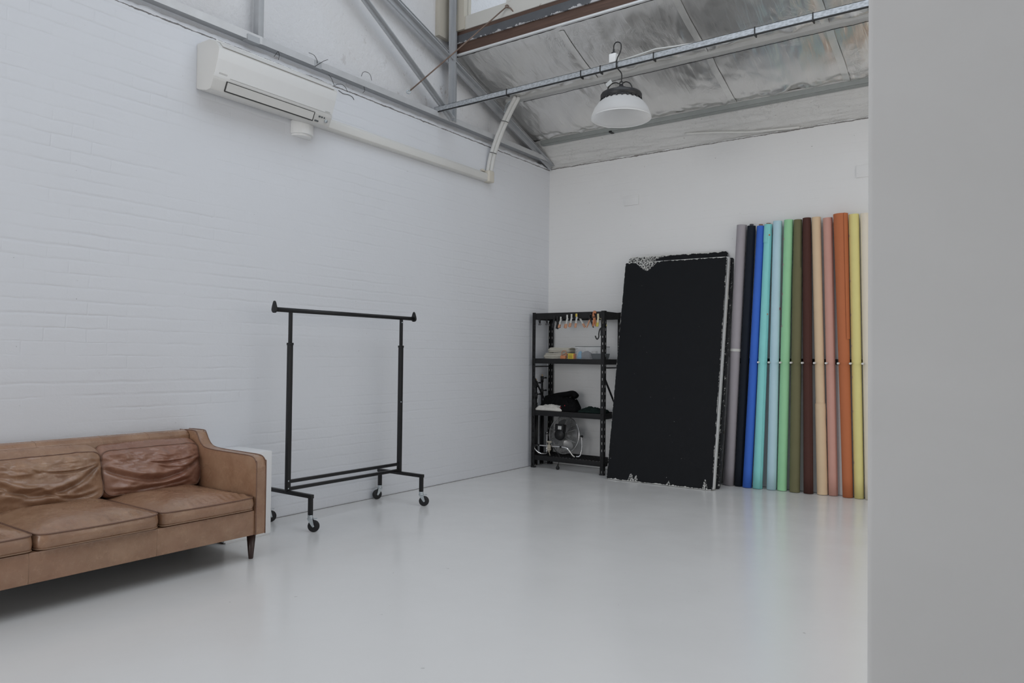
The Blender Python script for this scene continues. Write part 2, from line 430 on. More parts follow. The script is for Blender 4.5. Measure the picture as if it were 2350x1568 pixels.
def band(u, v):
    x = -.07 + (LX1 + .07) * u; t = v; z = 3.462 + .252 * t
    y = YW + .035 - .365 * t ** 1.25
    d = nz(x * 1.3, t * 5, 0) * .010 + nz(x * 6, t * 9, 4) * .006 + abs(nz(x * 2.2, t * 11, 8)) * .012
    return (x, y - d * .5, z - d)
mb.grid(band, 700, 40); mb.box(-.07, LX1, YW + .13, YW + .3, 3.44, 4.1)
obj('wall_back_upper', mb, M['rough'], wb)
obj('shadow_line_1', MB().box(0, .003, RY, YW, 0, .004), M['shadow_gap'], kind='structure')  # thin dark strip painting the shadow gap between left wall and floor
obj('shadow_line_2', MB().box(.003, LX1, YW - .003, YW, 0, .004), M['shadow_gap'], kind='structure')  # same painted shadow gap along the back wall
# near partition at the right of the view
mb = MB(); mb.box(4.395, LX1, -5.45, -5.29, 0, 3.1)
obj('wall_right', mb, M['plaster'], bevel=.012, segs=3, kind='structure')
obj('wall_side', MB().box(LX1, LX1 + .2, RY, YW, 0, 6.3), M['plaster'], kind='structure')
obj('wall_rear', MB().box(LX0, LX1, RY - .2, RY, 0, 6.3), M['plaster'], kind='structure')

# clerestory window wall standing on the timber beam
WY = -1.65
w = obj('window_1', MB().box(.15, LX1, WY - .03, WY + .05, 4.44, 4.572), M['sill'], bevel=.004, kind='structure')
mb = MB(); mb.box(-.068, .15, WY - .05, WY + .06, 4.44, 6.0); obj('window_post', mb, M['jamb'], w)
mb = MB(); mb.box(-.069, -.02, WY - .22, WY - .05, 4.36, 6.0); obj('window_post', mb, M['jamb'], w)
x = .645
while x < LX1 - .3:
    obj('mullion', MB().box(x, x + .06, WY - .03, WY + .05, 4.572, 6.0), M['sill'], w)
    x += .62
obj('top_rail', MB().box(.15, LX1, WY - .03, WY + .05, 5.9, 6.0), M['sill'], w)
x = .15
while x < LX1 - .3:
    x1 = .645 if x < .3 else x + .56
    obj('pane', MB().box(x, min(x1, LX1), WY + .008, WY + .012, 4.572, 5.9), M['glass'], w)
    x = x1 + .06

# foil lined lean-to ceiling
def foil_z(y): return 4.215 - .345 * (y + 1.65)
PUR = [-1.63, -.925, -.19]
def foil(u, v):
    x = -.05 + (LX1 + .05) * u; y = -1.63 + 1.44 * v
    z = foil_z(y)
    for a, b in zip(PUR[:-1], PUR[1:]):
        if a <= y <= b:
            t = (y - a) / (b - a); L = min(1, (b - a) / .7)
            s = math.sin(PI * t) ** .8
            z -= .035 * s * L * (.7 + .6 * nz(x * .9, a * 3))
            low = math.exp(-((t - .92) / .10) ** 2); hi = math.exp(-(t / .07) ** 2); hi2 = math.exp(-((t - .08) / .09) ** 2)
            z -= .012 * low * (nz(x * 6, t * 9, a) + .6 * nz(x * 15, t * 14, a + 5)) * L * 2.
            z -= .009 * hi2 * abs(nz(x * 11, 0, a)) * L
    z += .004 * nz(x * 8 + y * 5, y * 3, 2)
    for sx in (1.2, 2.3, 3.31, 4.42, 5.5, 6.6):
        z += .012 * math.exp(-((x - sx) / .05) ** 2) * .5
    return (x, y, z)
ce = obj('ceiling', MB().grid(foil, 620, 150), M['foil'], kind='structure')
for sx in (1.2, 2.3, 3.31, 4.42, 5.5, 6.6):
    def strip(u, v, sx=sx):
        y = -1.6 + 1.36 * v; x = sx + .06 * (u - .5) + .012 * nz(y * 3, sx) - (.0 if y < -.93 else -.02)
        p = foil((x + .05) / (LX1 + .05), (y + 1.63) / 1.44)
        return (x, y, p[2] - .005 - .004 * abs(nz(y * 16, u * 3, sx)))
    obj('seam_tape', MB().grid(strip, 5, 60), M['foil_strip'], ce)
mb = MB(); mb.vf([(-.3, -1.6, foil_z(-1.6) + .10), (LX1, -1.6, foil_z(-1.6) + .10), (LX1, .5, foil_z(.5) + .10), (-.3, .5, foil_z(.5) + .10)], [(0, 1, 2, 3)])
mb.vf([(-.3, -1.6, foil_z(-1.6) + .13), (LX1, -1.6, foil_z(-1.6) + .13), (LX1, .5, foil_z(.5) + .13), (-.3, .5, foil_z(.5) + .13)], [(0, 3, 2, 1)])
obj('roof_sheet', mb, M['band'], ce)
# main roof, unseen; large opening over the middle added to let light in
def mrz(y): return 6.0 + (y + 1.65) * .10
SKX0, SKX1, SKY0, SKY1 = 1.2, 6.6, -8.2, -2.3
mb = MB()
for (x0, x1, y0, y1) in ((LX0, SKX0, RY, -1.6), (SKX1, LX1, RY, -1.6), (SKX0, SKX1, RY, SKY0), (SKX0, SKX1, SKY1, -1.6)):
    v = [(x0, y0, mrz(y0)), (x1, y0, mrz(y0)), (x1, y1, mrz(y1)), (x0, y1, mrz(y1))]
    mb.vf(v + [(a, b, c + .1) for a, b, c in v], [(0, 3, 2, 1), (4, 5, 6, 7), (0, 1, 5, 4), (1, 2, 6, 5), (2, 3, 7, 6), (3, 0, 4, 7)])
obj('ceiling', mb, M['plaster'], kind='structure')

# timber beam and flashing under the window
t = thing('timber_beam', (3.5, WY, 4.21), 'long dark brown timber beam with grey flashing under the high window', 'beam')
obj('beam', MB().box(-.065, LX1 - .01, WY - .02, WY + .08, 4.222, 4.325), M['wood'], t, bevel=.003)
obj('flashing', MB().box(-.065, LX1 - .01, WY - .034, WY - .021, 4.318, 4.398), M['lead'], t, label='grey lead flashing with flaked white paint')
obj('upper_board', MB().box(-.065, LX1 - .01, WY - .022, WY + .06, 4.399, 4.438), M['wood'], t)
obj('batten', MB().box(.05, LX1 - .01, WY - .03, WY - .005, 4.2, 4.218), M['steel_white'], t, label='thin white batten')

# ------------------------------------------------------------------ roof steel
t = thing('ceiling_purlin', (3.5, -.935, 3.93), 'pale steel purlin running across the middle of the foil ceiling', 'purlin')
zc = foil_z(-.925)
obj('flange', MB().box(.12, LX1 - .01, -.955, -.885, zc - .030, zc - .022), M['band'], t)
obj('web', MB().box(.12, LX1 - .01, -.955, -.951, zc - .022, zc + .05), M['band'], t)
for sg, yy in ((1, -.878),):
    mb = MB(); pts = []
    k = 0
    x = .3
    while x < 6.8:
        pts.append((x, yy + .004 * nz(x * 5, yy), zc - .034 + .004 * nz(x * 7, 1, yy))); x += .05
    obj('dirt_line' if False else 'binding_wire', mb.tube(pts, .0028, 5), M['cable'], t, label='thin dark wire along the purlin')
t = thing('ceiling_purlin', (3.5, -.22, 3.65), 'grey-green steel purlin between foil ceiling and back wall', 'purlin')
obj('web', MB().box(.09, LX1 - .01, -.235, -.227, 3.668, 3.712), M['purlin'], t)
obj('flange', MB().box(.09, LX1 - .01, -.227, -.165, 3.660, 3.668), M['purlin'], t)
obj('lip', MB().box(.09, LX1 - .01, -.240, -.224, 3.712, 3.728), M['band'], t, label='pale upper lip')
obj('joint_strap', MB().obox((.985, -.205, 3.664), (1, 0, 0), (0, 1, 0), (0, 0, 1), .016, .034, .008), M['shelfmetal'], t, label='dark joint strap')

tr = thing('roof_truss', (.03, -1.7, 3.52), 'grey painted steel truss running along the top of the left wall', 'truss')
def tee(name, p0, p1, w, rib=.035, mat='steel_grey', n=(1, 0, 0)):
    """twin-angle member: flat leg against the wall plane with a rib standing out into the room"""
    p0, p1 = Vector(p0), Vector(p1); W = (p1 - p0).normalized(); N = Vector(n); U = N.cross(W).normalized(); L = (p1 - p0).length / 2
    c = (p0 + p1) / 2; mb = MB()
    mb.obox(c, U, N, W, w / 2, .004, L); mb.obox(c + N * rib / 2 , U, N, W, .0045, rib / 2, L)
    mb.obox(c + U * w / 2, U, N, W, .0035, .010, L); mb.obox(c - U * w / 2, U, N, W, .0035, .010, L)
    return obj(name, mb, M[mat], tr)
tee('rafter', (.03, .10, 3.50), (.03, -2.75, 4.49), .105, .04)
tee('vertical_strut', (.05, -1.735, 3.54), (.05, -1.755, 5.9), .095, .035)
tee('diagonal_brace', (.06, -1.76, 3.56), (.06, -3.28, 4.49), .062, .04)
mb = MB(); mb.box(-.02, .043, -3.93, -3.885, 3.56, 5.9); obj('post', mb, M['steel_grey'], tr, bevel=.002)
mb = MB(); mb.box(-.02, .045, RY + .1, .1, 3.528, 3.532); mb.box(.04, .045, RY + .1, .1, 3.528, 3.575)
mb.box(-.02, .0, RY + .1, .1, 3.532, 3.59)
obj('bottom_chord', mb, M['steel_grey'], tr)
obj('chord_face', MB().box(.045, .05, RY + .1, -3.9, 3.526, 3.583), M['steel_white'], tr, label='white painted face of the chord')
obj('chord_face', MB().box(.045, .05, -3.9, .1, 3.527, 3.580), M['steel_mid'], tr)
obj('splice_plate', MB().box(.0, .062, -4.03, -3.93, 3.515, 3.56), M['steel_grey'], tr)
obj('gusset_plate', MB().box(.046, .052, -3.42, -3.35, 3.52, 3.575), M['steel_grey'], tr)

# loose wire ends twisted round the chord
wires = [([(0, -3.62, 3.50), (.0, -3.58, 3.46)], 'looped'), ]
def wire(pts, lab):
    mb = MB(); mb.tube(smooth(pts), .0020, 6); obj('wire_end', mb, M['cable'], label=lab, cat='wire', group='loose wire ends on the truss chord')
def arc(y0, z0, pts, x=.055): return [(x, y0 + a, z0 + b) for a, b in pts]
wire(arc(-3.80, 3.50, [(0, -.03), (.02, 0), (.035, .02), (.045, .0), (.04, -.04)]), 'small looped dark wire hanging under the chord beside the post')
wire(arc(-3.42, 3.52, [(.0, 0), (.04, .035), (.09, .075), (.13, .10)]), 'straight dark wire end sticking up above the chord')
wire(arc(-3.45, 3.60, [(-.03, .01), (.02, .008), (.05, -.02), (.055, -.045)]), 'short curved dark wire on the chord behind the straight wire end')
wire(arc(-3.28, 3.50, [(0, 0), (.03, -.02), (.06, -.065), (.09, -.05), (.14, -.035), (.18, -.05), (.20, -.08)]), 'long wavy dark wire hanging under the chord over the air conditioner')
wire(arc(-3.13, 3.43, [(0, 0), (.05, -.012), (.1, -.005), (.15, -.01), (.17, -.03)], .003), 'low wavy dark wire next to the long wavy wire')
wire(arc(-2.93, 3.60, [(0, 0), (.02, .04), (.06, .055), (.1, .045), (.12, .0)]), 'arched dark wire standing above the chord')
wire(arc(-2.90, 3.50, [(0, 0.02), (.01, -.01), (-.01, -.035)]), 'tiny hooked dark wire under the chord below the arched wire')

# rusty tie rod between the wall and the window sill
t = thing('tie_rod', (-.03, -2.27, 3.69), 'thin rusty tie rod with ring ends crossing the truss strut', 'rod')
pa = Vector((-.02, -2.25, 3.70)); pb = Vector((.66, -1.70, 4.515))
A0 = Vector((.05, -2.333, 3.659))
obj('rod', MB().tube([A0, A0.lerp(pb, .5) + Vector((0, 0, -.004)), pb], .0065, 8), M['rust'], t)
def ring(c, axis, R, r, n=20):
    c = Vector(c); W = Vector(axis).normalized(); U = W.orthogonal().normalized(); V = W.cross(U)
    return MB().tube([c + U * R * math.cos(2 * PI * k / n) + V * R * math.sin(2 * PI * k / n) for k in range(n)], r, 8, True)
obj('ring', ring(A0 + (A0 - pb).normalized() * .018, (.6, -.7, .3), .017, .006), M['zinc'], t)
obj('ring', ring(pb + (pb - A0).normalized() * .012, (.6, -.7, .3), .014, .006), M['rust'], t)
obj('hook', MB().tube([pb, (.70, -1.69, 4.50), (.735, -1.672, 4.455)], .006, 8), M['rust'], t)

# galvanised strut with cable and the pendant lamp
GY, GZ = -1.93, 3.585
t = thing('strut_channel', (3.5, GY, GZ), 'long galvanised steel strut spanning under the foil ceiling', 'rail')
mb = MB(); mb.box(.0, LX1 - .01, GY - .02, GY - .017, GZ - .006, GZ + .038); mb.box(.0, LX1 - .01, GY + .017, GY + .02, GZ - .006, GZ + .038)
mb.box(.0, LX1 - .01, GY - .02, GY + .02, GZ + .035, GZ + .038); mb.box(.0, LX1 - .01, GY - .017, GY - .008, GZ - .006, GZ - .003); mb.box(.0, LX1 - .01, GY + .008, GY + .017, GZ - .006, GZ - .003)
obj('channel', mb, M['galv'], t)
obj('cable', MB().tube([(.02 + i * .2, GY - .016, GZ - .012 + .002 * nz(i * .7)) for i in range(37)], .0062, 8), M['cable'], t, label='black cable under the channel')
for xx in (.86, 1.803, 1.62, 2.272, 3.055, 3.451, 4.4):
    obj('cable_tie', MB().box(xx - .004, xx + .004, GY - .024, GY + .024, GZ - .021, GZ + .042), M['cable'], t)
obj('cord', MB().tube([(1.95 + .16 * i, GY + .01 + .004 * i, GZ + .05 + .03 * math.exp(-((i - 2) / 1.2) ** 2) + .002 * nz(i * 1.3)) for i in range(12)], .006, 8), M['wrap'], t, label='white flex lying on the channel')

LX, LZ = 1.985, 3.165
t = thing('pendant_lamp', (LX, GY, LZ), 'white dome pendant lamp hanging from the galvanised strut', 'lamp')
prof = [(.237, .0), (.240, .004), (.232, .03), (.214, .075), (.185, .115), (.155, .142), (.150, .150)]
pin = [(r - .006, z) for r, z in reversed(prof)]
obj('lamp_shade', MB().lathe((LX, GY, LZ), (0, 0, 1), prof, 64), M['lampwhite'], t)
obj('rim', ring((LX, GY, LZ), (0, 0, 1), .2375, .0032, 64), M['white_plastic'], t)
obj('reflector_plate', MB().lathe((LX, GY, LZ), (0, 0, 1), [(.0, .143), (.150, .143), (.150, .149), (0, .149)], 40), M['lampwhite'], t)
obj('heat_sink', MB().lathe((LX, GY, LZ), (0, 0, 1), [(.0, .150), (.150, .145), (.163, .150), (.165, .185), (.158, .198), (.09, .203), (.0, .203)], 56), M['lampblack'], t)
mb = MB()
for k in range(24):
    a = 2 * PI * k / 24; mb.obox((LX + .157 * math.cos(a), GY + .157 * math.sin(a), LZ + .142), (math.cos(a), math.sin(a), 0), (-math.sin(a), math.cos(a), 0), (0, 0, 1), .010, .007, .010)
mb.lathe((LX, GY, LZ), (0, 0, 1), [(.152, .147), (.166, .147), (.166, .153), (.152, .153), (.152, .147)], 56)
obj('fins', mb, M['lampblack'], t)
obj('driver_housing', MB().lathe((LX, GY, LZ), (0, 0, 1), [(.0, .203), (.056, .203), (.056, .238), (.045, .246), (.02, .25), (.016, .275), (.0, .276)], 28), M['lampblack'], t)
for s_ in (-1, 1): obj('lug', MB().box(LX + s_ * .052 - .012, LX + s_ * .052 + .012, GY - .02, GY + .02, LZ + .203, LZ + .236), M['lampblack'], t, bevel=.003)
obj('hook', ring((LX, GY, LZ + .285), (0, 1, 0), .013, .005), M['lampblack'], t)
obj('hanging_cord', MB().tube(smooth([(LX, GY, LZ + .29), (LX + .002, GY, LZ + .36), (LX - .022, GY - .03, LZ + .405), (LX - .03, GY - .03, LZ + .45), (LX - .028, GY - .022, LZ + .475)]), .0048, 8), M['cable'], t)
obj('wire_loop', MB().tube(smooth([(LX - .02, GY, LZ + .285), (LX - .045, GY - .01, LZ + .295), (LX - .085, GY - .01, LZ + .29), (LX - .115, GY - .01, LZ + .26), (LX - .12, GY, LZ + .225), (LX - .105, GY, LZ + .203)]), .0048, 8), M['cable'], t)
obj('wire_loop', MB().tube(smooth([(LX - .115, GY + .01, LZ + .225), (LX - .095, GY, LZ + .245), (LX - .07, GY, LZ + .235), (LX - .055, GY, LZ + .215)]), .0048, 8), M['cable'], t)
obj('wire_loop', MB().tube(smooth([(LX + .01, GY, LZ + .28), (LX + .04, GY, LZ + .288), (LX + .075, GY, LZ + .27), (LX + .095, GY, LZ + .235), (LX + .092, GY, LZ + .205)]), .0048, 8), M['cable'], t)
obj('tag', MB().obox((LX - .10, GY - .02, LZ + .297), (.85, 0, .5), (0, 1, 0), (-.5, 0, .85), .028, .003, .017), M['label'], t, label='small white tag')
t = thing('power_plug', (1.915, GY, 3.63), 'white plug socket with a looped black cable above the lamp', 'plug')
obj('body', MB().box(1.885, 1.948, GY - .028, GY + .028, 3.627, 3.70), M['white_plastic'], t, bevel=.008)
obj('collar', MB().lathe((1.915, GY, 3.70), (0, 0, 1), [(0, 0), (.02, 0), (.02, .012), (.008, .014), (.007, .04), (0, .04)], 20), M['lampblack'], t)
obj('cable', MB().tube(smooth([(1.915, GY, 3.735), (1.918, GY - .005, 3.765), (1.935, GY - .01, 3.785), (1.960, GY - .01, 3.785), (1.985, GY - .015, 3.765), (1.992, GY - .02, 3.73), (1.985, GY - .025, 3.69), (1.965, GY - .03, 3.65), (1.955, GY - .03, 3.60), (1.955, GY - .03, 3.575)]), .0048, 8), M['cable'], t)

# ------------------------------------------------------------------ air conditioner
AY0, AY1 = -4.384, -3.365
t = thing('air_conditioner', (0, -3.87, 3.05), 'white split air conditioner mounted high on the left wall', 'air conditioner')
cs = [(0, 3.063), (.03, 3.05), (.12, 3.028), (.168, 3.030), (.178, 3.045), (.203, 3.095), (.208, 3.12), (.245, 3.22), (.262, 3.285), (.258, 3.30), (.22, 3.338), (.19, 3.356), (.14, 3.372), (.0, 3.372)]
obj('housing', MB().prism([(a, b) for a, b in cs], (0, 0, 0), (1, 0, 0), (0, 0, 1), (0, 1, 0), AY0, AY1), M['ac_under'], t, bevel=.006)
def strip_on(a, b, y0, y1, out=.003, th=.004):
    ax, az = a; bx, bz = b; U = Vector((bx - ax, 0, bz - az)); L = U.length / 2; U.normalize(); N = Vector((U.z, 0, -U.x))
    c = Vector(((ax + bx) / 2, (y0 + y1) / 2, (az + bz) / 2)) + N * out
    return MB().obox(c, U, (0, 1, 0), N, L, (y1 - y0) / 2, th)
pts = [(.206, 3.108), (.212, 3.122), (.247, 3.22), (.265, 3.285)]
mb = MB(); poly = pts + [(.258, 3.286), (.238, 3.22), (.202, 3.122), (.198, 3.110)]
obj('front_panel', MB().prism(poly, (0, 0, 0), (1, 0, 0), (0, 0, 1), (0, 1, 0), AY0 + .004, AY1 - .004), M['white_plastic'], t, bevel=.002)
obj('top_grille', strip_on((.262, 3.297), (.222, 3.336), AY0 + .03, AY1 - .03, .004, .002), M['ac_under'], t)
obj('top_edge', MB().tube([(.214, AY0 + .01, 3.347), (.214, AY1 - .01, 3.347)], .007, 8), M['white_plastic'], t)
LV0, LV1 = AY0 + .10, AY1 - .17
obj('louver', strip_on((.178, 3.044), (.203, 3.096), LV0 + .006, LV1 - .006, .004, .003), M['ac_under'], t)
mb = MB(); a, b = (.176, 3.040), (.204, 3.099)
for q0, q1, e in (((.1755, 3.036), (.1780, 3.0415), 0), ((.2030, 3.0975), (.2042, 3.1005), 0)):
    s1 = strip_on(q0, q1, LV0, LV1, .002, .004); mb.vf(s1.v, s1.f)
for e in (LV0, LV1):
    s1 = strip_on(a, b, e - .002, e + .002, .002, .004); mb.vf(s1.v, s1.f)
obj('louver_gap', mb, M['dark_gap'], t, label='dark gap around the louver')
for k, yy in enumerate((AY1 - .125, AY1 - .10, AY1 - .075)):
    obj('display_mark', strip_on((.194, 3.076), (.199, 3.086), yy, yy + .016 - .004 * k, .003, .002), M['greytub'], t)
obj('display_mark', strip_on((.176, 3.042), (.181, 3.052), AY1 - .15, AY1 - .115, .003, .002), M['greytub'], t)
obj('sensor', MB().lathe((.192, AY1 - .05, 3.062), (.9, 0, -.43), [(0, -.002), (.012, -.002), (.012, .006), (0, .006)], 16), M['zinc'], t)
mb = MB()
for k in range(7): s1 = strip_on((.2125, 3.130), (.2165, 3.141), AY0 + .035 + k * .009, AY0 + .041 + k * .009, .0015, .001); mb.vf(s1.v, s1.f)
obj('logo', mb, M['tape'], t, label='tiny faint grey lettering')
mb = MB()
for k in range(6): s1 = strip_on((.2125, 3.126), (.2150, 3.133), AY1 - .075 + k * .008, AY1 - .070 + k * .008, .0015, .001); mb.vf(s1.v, s1.f)
obj('logo', mb, M['tape'], t, label='tiny faint grey lettering')
obj('seam_line', strip_on((.2105, 3.1215), (.2112, 3.1235), AY0 + .12, AY1 - .02, .003, .0015), M['tape'], t)
# drain cover under it
t = thing('drain_cover', (0, -3.5, 2.95), 'rounded white plastic cover under the air conditioner', 'cover')
poly = [(0, -3.60)] + [(.105 * math.sin(PI * k / 10), -3.60 + .095 - .095 * math.cos(PI * k / 10)) for k in range(1, 10)] + [(0, -3.41)]
obj('shell', MB().prism([(a, b) for a, b in poly], (0, 0, 0), (1, 0, 0), (0, 1, 0), (0, 0, 1), 2.955, 3.055), M['white_plastic'], t, bevel=.006)
obj('lip', MB().prism([(a * .8, b * .9 - .35) for a, b in poly], (0, 0, 0), (1, 0, 0), (0, 1, 0), (0, 0, 1), 2.94, 2.955), M['white_plastic'], t, bevel=.002)
# duct and pipe bundle
t = thing('pipe_duct', (0, -2.2, 3.06), 'long cream plastic duct along the left wall with an elbow end', 'duct')
dp = [(0, 3.062), (.045, 3.062), (.062, 3.075), (.062, 3.130), (.045, 3.150), (0, 3.152)]
obj('duct_cover', MB().prism(dp, (0, 0, 0), (1, 0, 0), (0, 0, 1), (0, 1, 0), AY1 + .002, -1.17), M['cream_duct'], t, bevel=.004)
obj('back_flange', MB().box(0, .008, AY1 + .002, -1.17, 3.152, 3.168), M['cream_duct'], t)
obj('elbow', MB().box(0, .078, -1.172, -1.075, 3.058, 3.180), M['elbow'], t, bevel=.016, segs=3, label='yellowed elbow end')
obj('clip', MB().box(0, .03, -1.225, -1.178, 3.165, 3.185), M['elbow'], t, bevel=.004)
t = thing('pipe_bundle', (.05, -1.11, 3.17), 'white wrapped pipes rising from the duct elbow to the roof', 'pipe')
def off(p, d): return [Vector(a) + Vector(d) for a in p]
bp_ = [(.04, -1.12, 3.175), (.05, -1.10, 3.30), (.07, -1.075, 3.42), (.13, -1.05, 3.60), (.21, -1.01, 3.80), (.28, -.97, 3.955)]
sp = smooth(bp_)
obj('pipe', MB().tube(off(sp, (-.012, -.016, 0)), .019, 12), M['wrap'], t)
obj('pipe', MB().tube(off(sp, (.012, .014, 0)), .021, 12), M['wrap'], t)
for k in (10, 21): obj('cable_tie', MB().tube([Vector(sp[k]) + Vector((.034 * math.cos(a), .038 * math.sin(a), -.01 * math.cos(a))) for a in [2 * PI * i / 20 for i in range(20)]], .003, 6, True), M['cable'], t)
for d in (0, .02, .035): obj('thin_wire', MB().tube(smooth([(.24 - d, -.97, 3.94), (.19 - d, -.99, 3.90), (.17 - d * .3, -1.03, 3.80)]), .0025, 6), M['zinc'], t)

# blank plates and conduit on the back wall
for (x0, x1), lab in (((.985, 1.16), 'white painted rectangular cover plate high on the back wall above the black board'), ((3.346, 3.53), 'white painted rectangular cover plate high on the back wall above the yellow roll')):
    o = obj('cover_plate', MB().box(x0, x1, YW - .010, YW, 2.922, 3.032), M['wall_b'], bevel=.004, label=lab, cat='cover plate', group='cover plates on the back wall')
obj('conduit', MB().tube(smooth([(1.735, -.012, 3.570), (2.05, .02, 3.540), (2.37, .07, 3.503), (2.6, .082, 3.488), (2.85, .088, 3.472)]), .011, 10), M['cream_duct'], label='thin white conduit pipe on the rough ledge above the back wall', cat='conduit')

# ------------------------------------------------------------------ sofa
SY1 = -4.40; SOFA_L = 1.93; SY0 = SY1 - SOFA_L
sofa = thing('leather_sofa', (.45, (SY0 + SY1) / 2, 0), 'worn tan leather three-seat sofa on dark tapered legs', 'sofa')
arm_prof = [(.03, .157), (.03, .735), (.20, .738), (.232, .722), (.258, .685), (.29, .655), (.335, .638), (.44, .631), (.68, .629), (.80, .627), (.845, .617), (.868, .592), (.875, .56), (.875, .157)]
for y0, y1 in ((SY1 - .07, SY1), (SY0, SY0 + .07)):
    a = obj('arm', MB().prism(arm_prof, (0, 0, 0), (1, 0, 0), (0, 0, 1), (0, 1, 0), y0, y1), M['leather'], sofa, bevel=.006)
    for yy in (y0 + .002, y1 - .002):
        pts = smooth([(x, yy, z) for x, z in arm_prof[1:]], 4)
        obj('piping', MB().tube(pts, .0032, 8), M['piping'], a)
obj('base', MB().box(.06, .868, SY0 + .071, SY1 - .071, .157, .305), M['leather'], sofa, bevel=.008)
for yy in (-5.073, -5.687): obj('seam', MB().tube([(.8675, yy, .162), (.8675, yy, .302)], .0016, 6), M['piping_l'], sofa)
mb = MB(); prof = [(.04, .16), (.035, .70), (.05, .728), (.085, .740), (.125, .733), (.15, .71), (.17, .45), (.19, .16)]
obj('backrest', MB().prism(prof, (0, 0, 0), (1, 0, 0), (0, 0, 1), (0, 1, 0), SY0 + .071, SY1 - .071), M['leather'], sofa, bevel=.006, segs=3)
for yy in (-4.74, -5.02, -5.38, -5.72): obj('seam', MB().tube([(.051, yy, .7265), (.0855, yy, .7392), (.125, yy, .7325), (.149, yy, .709), (.16, yy, .62)], .0019, 6), M['piping_l'], sofa)

def outline(a, b, r, M_=160, bow=.0):
    pts = []
    per = []
    for cx, cy, a0 in ((a - r, b - r, 0), (-a + r, b - r, PI / 2), (-a + r, -b + r, PI), (a - r, -b + r, 3 * PI / 2)):
        for k in range(9): 
            t_ = a0 + PI / 2 * k / 8; per.append(Vector((cx + r * math.cos(t_), cy + r * math.sin(t_), 0)))
    per.append(per[0]); L = [0]
    for i in range(1, len(per)): L.append(L[-1] + (per[i] - per[i - 1]).length)
    j = 0
    for k in range(M_):
        d = L[-1] * k / M_
        while L[j + 1] < d: j += 1
        p = per[j].lerp(per[j + 1], (d - L[j]) / max(1e-9, L[j + 1] - L[j]))
        q = Vector((p.x * (1 + bow * (1 - (p.y / b) ** 2)), p.y * (1 + bow * (1 - (p.x / a) ** 2)), 0)); pts.append(q)
    return pts
def cushion(c, U, V, N, a, b, h, r=.04, crown=.04, bulge=.012, bow=.01, disp=None, K=40, back_crown=.0, M_=160, seed=0, edge=None, shear=0.):
    """boxed cushion: side band of height 2h between two edges, crowned faces; returns mesh and its two edge paths"""
    c, U, V, N = Vector(c), Vector(U).normalized(), Vector(V).normalized(), Vector(N).normalized()
    P = outline(a, b, r, M_, bow); mb = MB(); rings = []
    def put(q, n_): return c + U * q.x + V * (q.y - shear * min(1, max(0, (n_ + h) / (2 * h))) * max(0, q.y / b)) + N * n_
    def ed(q): return edge(q.x / a, q.y / b) if edge else 0.
    def topd(q, s_):
        u, v = q.x / a, q.y / b; z = crown * (1 - s_ ** 2.6)
        if disp: z += disp(u, v) * min(1, (1 - s_) * 9)
        return z + ed(q)
    for k in range(8, 0, -1):  # back face, centre outwards
        s_ = 1 - k / 8; rings.append([put(q * max(s_, .01), -h - back_crown * (1 - s_ ** 2)) for q in P])
    for k in range(7):
        t_ = k / 6; o_ = bulge * math.sin(PI * t_)
        rings.append([put(q + q.normalized() * (o_ + .003 * nz(q.x * 9 + seed, q.y * 9, t_ * 2)), -h + 2 * h * t_ + ed(q) * t_) for q in P])
    for k in range(1, K + 1):
        s_ = 1 - k / K; rings.append([put(q * max(s_, .004), h + topd(q * max(s_, .004), s_)) for q in P])
    n = len(P); v = [p for rg in rings for p in rg]
    f = [(i * n + k, i * n + (k + 1) % n, (i + 1) * n + (k + 1) % n, (i + 1) * n + k) for i in range(len(rings) - 1) for k in range(n)]
    f.append(tuple(range(n - 1, -1, -1))); f.append(tuple((len(rings) - 1) * n + k for k in range(n)))
    mb.vf(v, f, True)
    top = [put(q + q.normalized() * .002, h + ed(q) - .001) for q in P]; bot = [put(q + q.normalized() * .002, -h) for q in P]
    return mb, top, bot

def seat_disp(seed):
    def d(u, v):   # u across, v towards the front
        w = math.exp(-((v - .86) / .13) ** 2)
        s_ = math.sin((u * 1.0 + .25 * v) * 46 + 5 * nz(u * 3, v * 2, seed))
        z = w * (.0060 * s_ * (.4 + abs(nz(u * 4, 1, seed)) * 2) + .003 * nz(u * 22, v * 8, seed))
        z += .006 * nz(u * 2.2, v * 2.2, seed) + .0015 * nz(u * 9, v * 14, seed)
        z -= .006 * math.exp(-((v + .55 - .1 * u) / .10) ** 2) * (.5 + nz(u * 3, 0, seed))
        return z
    return d
def back_disp(seed, folds):
    def d(u, v):
        z = .007 * nz(u * 2.0, v * 2.0, seed) + .003 * nz(u * 6 + v * 2, v * 4, seed)
        for (u0, v0, k, dep, w, ua, ub) in folds:
            if ua - .12 < u < ub + .12:
                e = min(1, max(0, (u - ua + .12) / .24)) * min(1, max(0, (ub + .12 - u) / .24))
                q = (v - (v0 + k * (u - u0) ** 2 + .02 * nz(u * 5, seed))) / w
                z += e * dep * (-math.exp(-q * q) + .75 * math.exp(-((q - 1.7) / 1.15) ** 2) + .35 * math.exp(-((q + 1.7) / 1.2) ** 2))
        # gathered puckers under the upper seam
        z += .0045 * math.exp(-((v - .62) / .26) ** 2) * math.sin(u * 17 + 2.5 * nz(u * 2, v, seed)) * (1 + nz(u * 4, 3, seed))
        z += .003 * math.exp(-((v - .3) / .3) ** 2) * nz(u * 13 + v * 6, v * 3, seed + 4)
        return z
    return d
ys = [(-5.055, -4.476), (-5.662, -5.062), (-6.255, -5.668)]
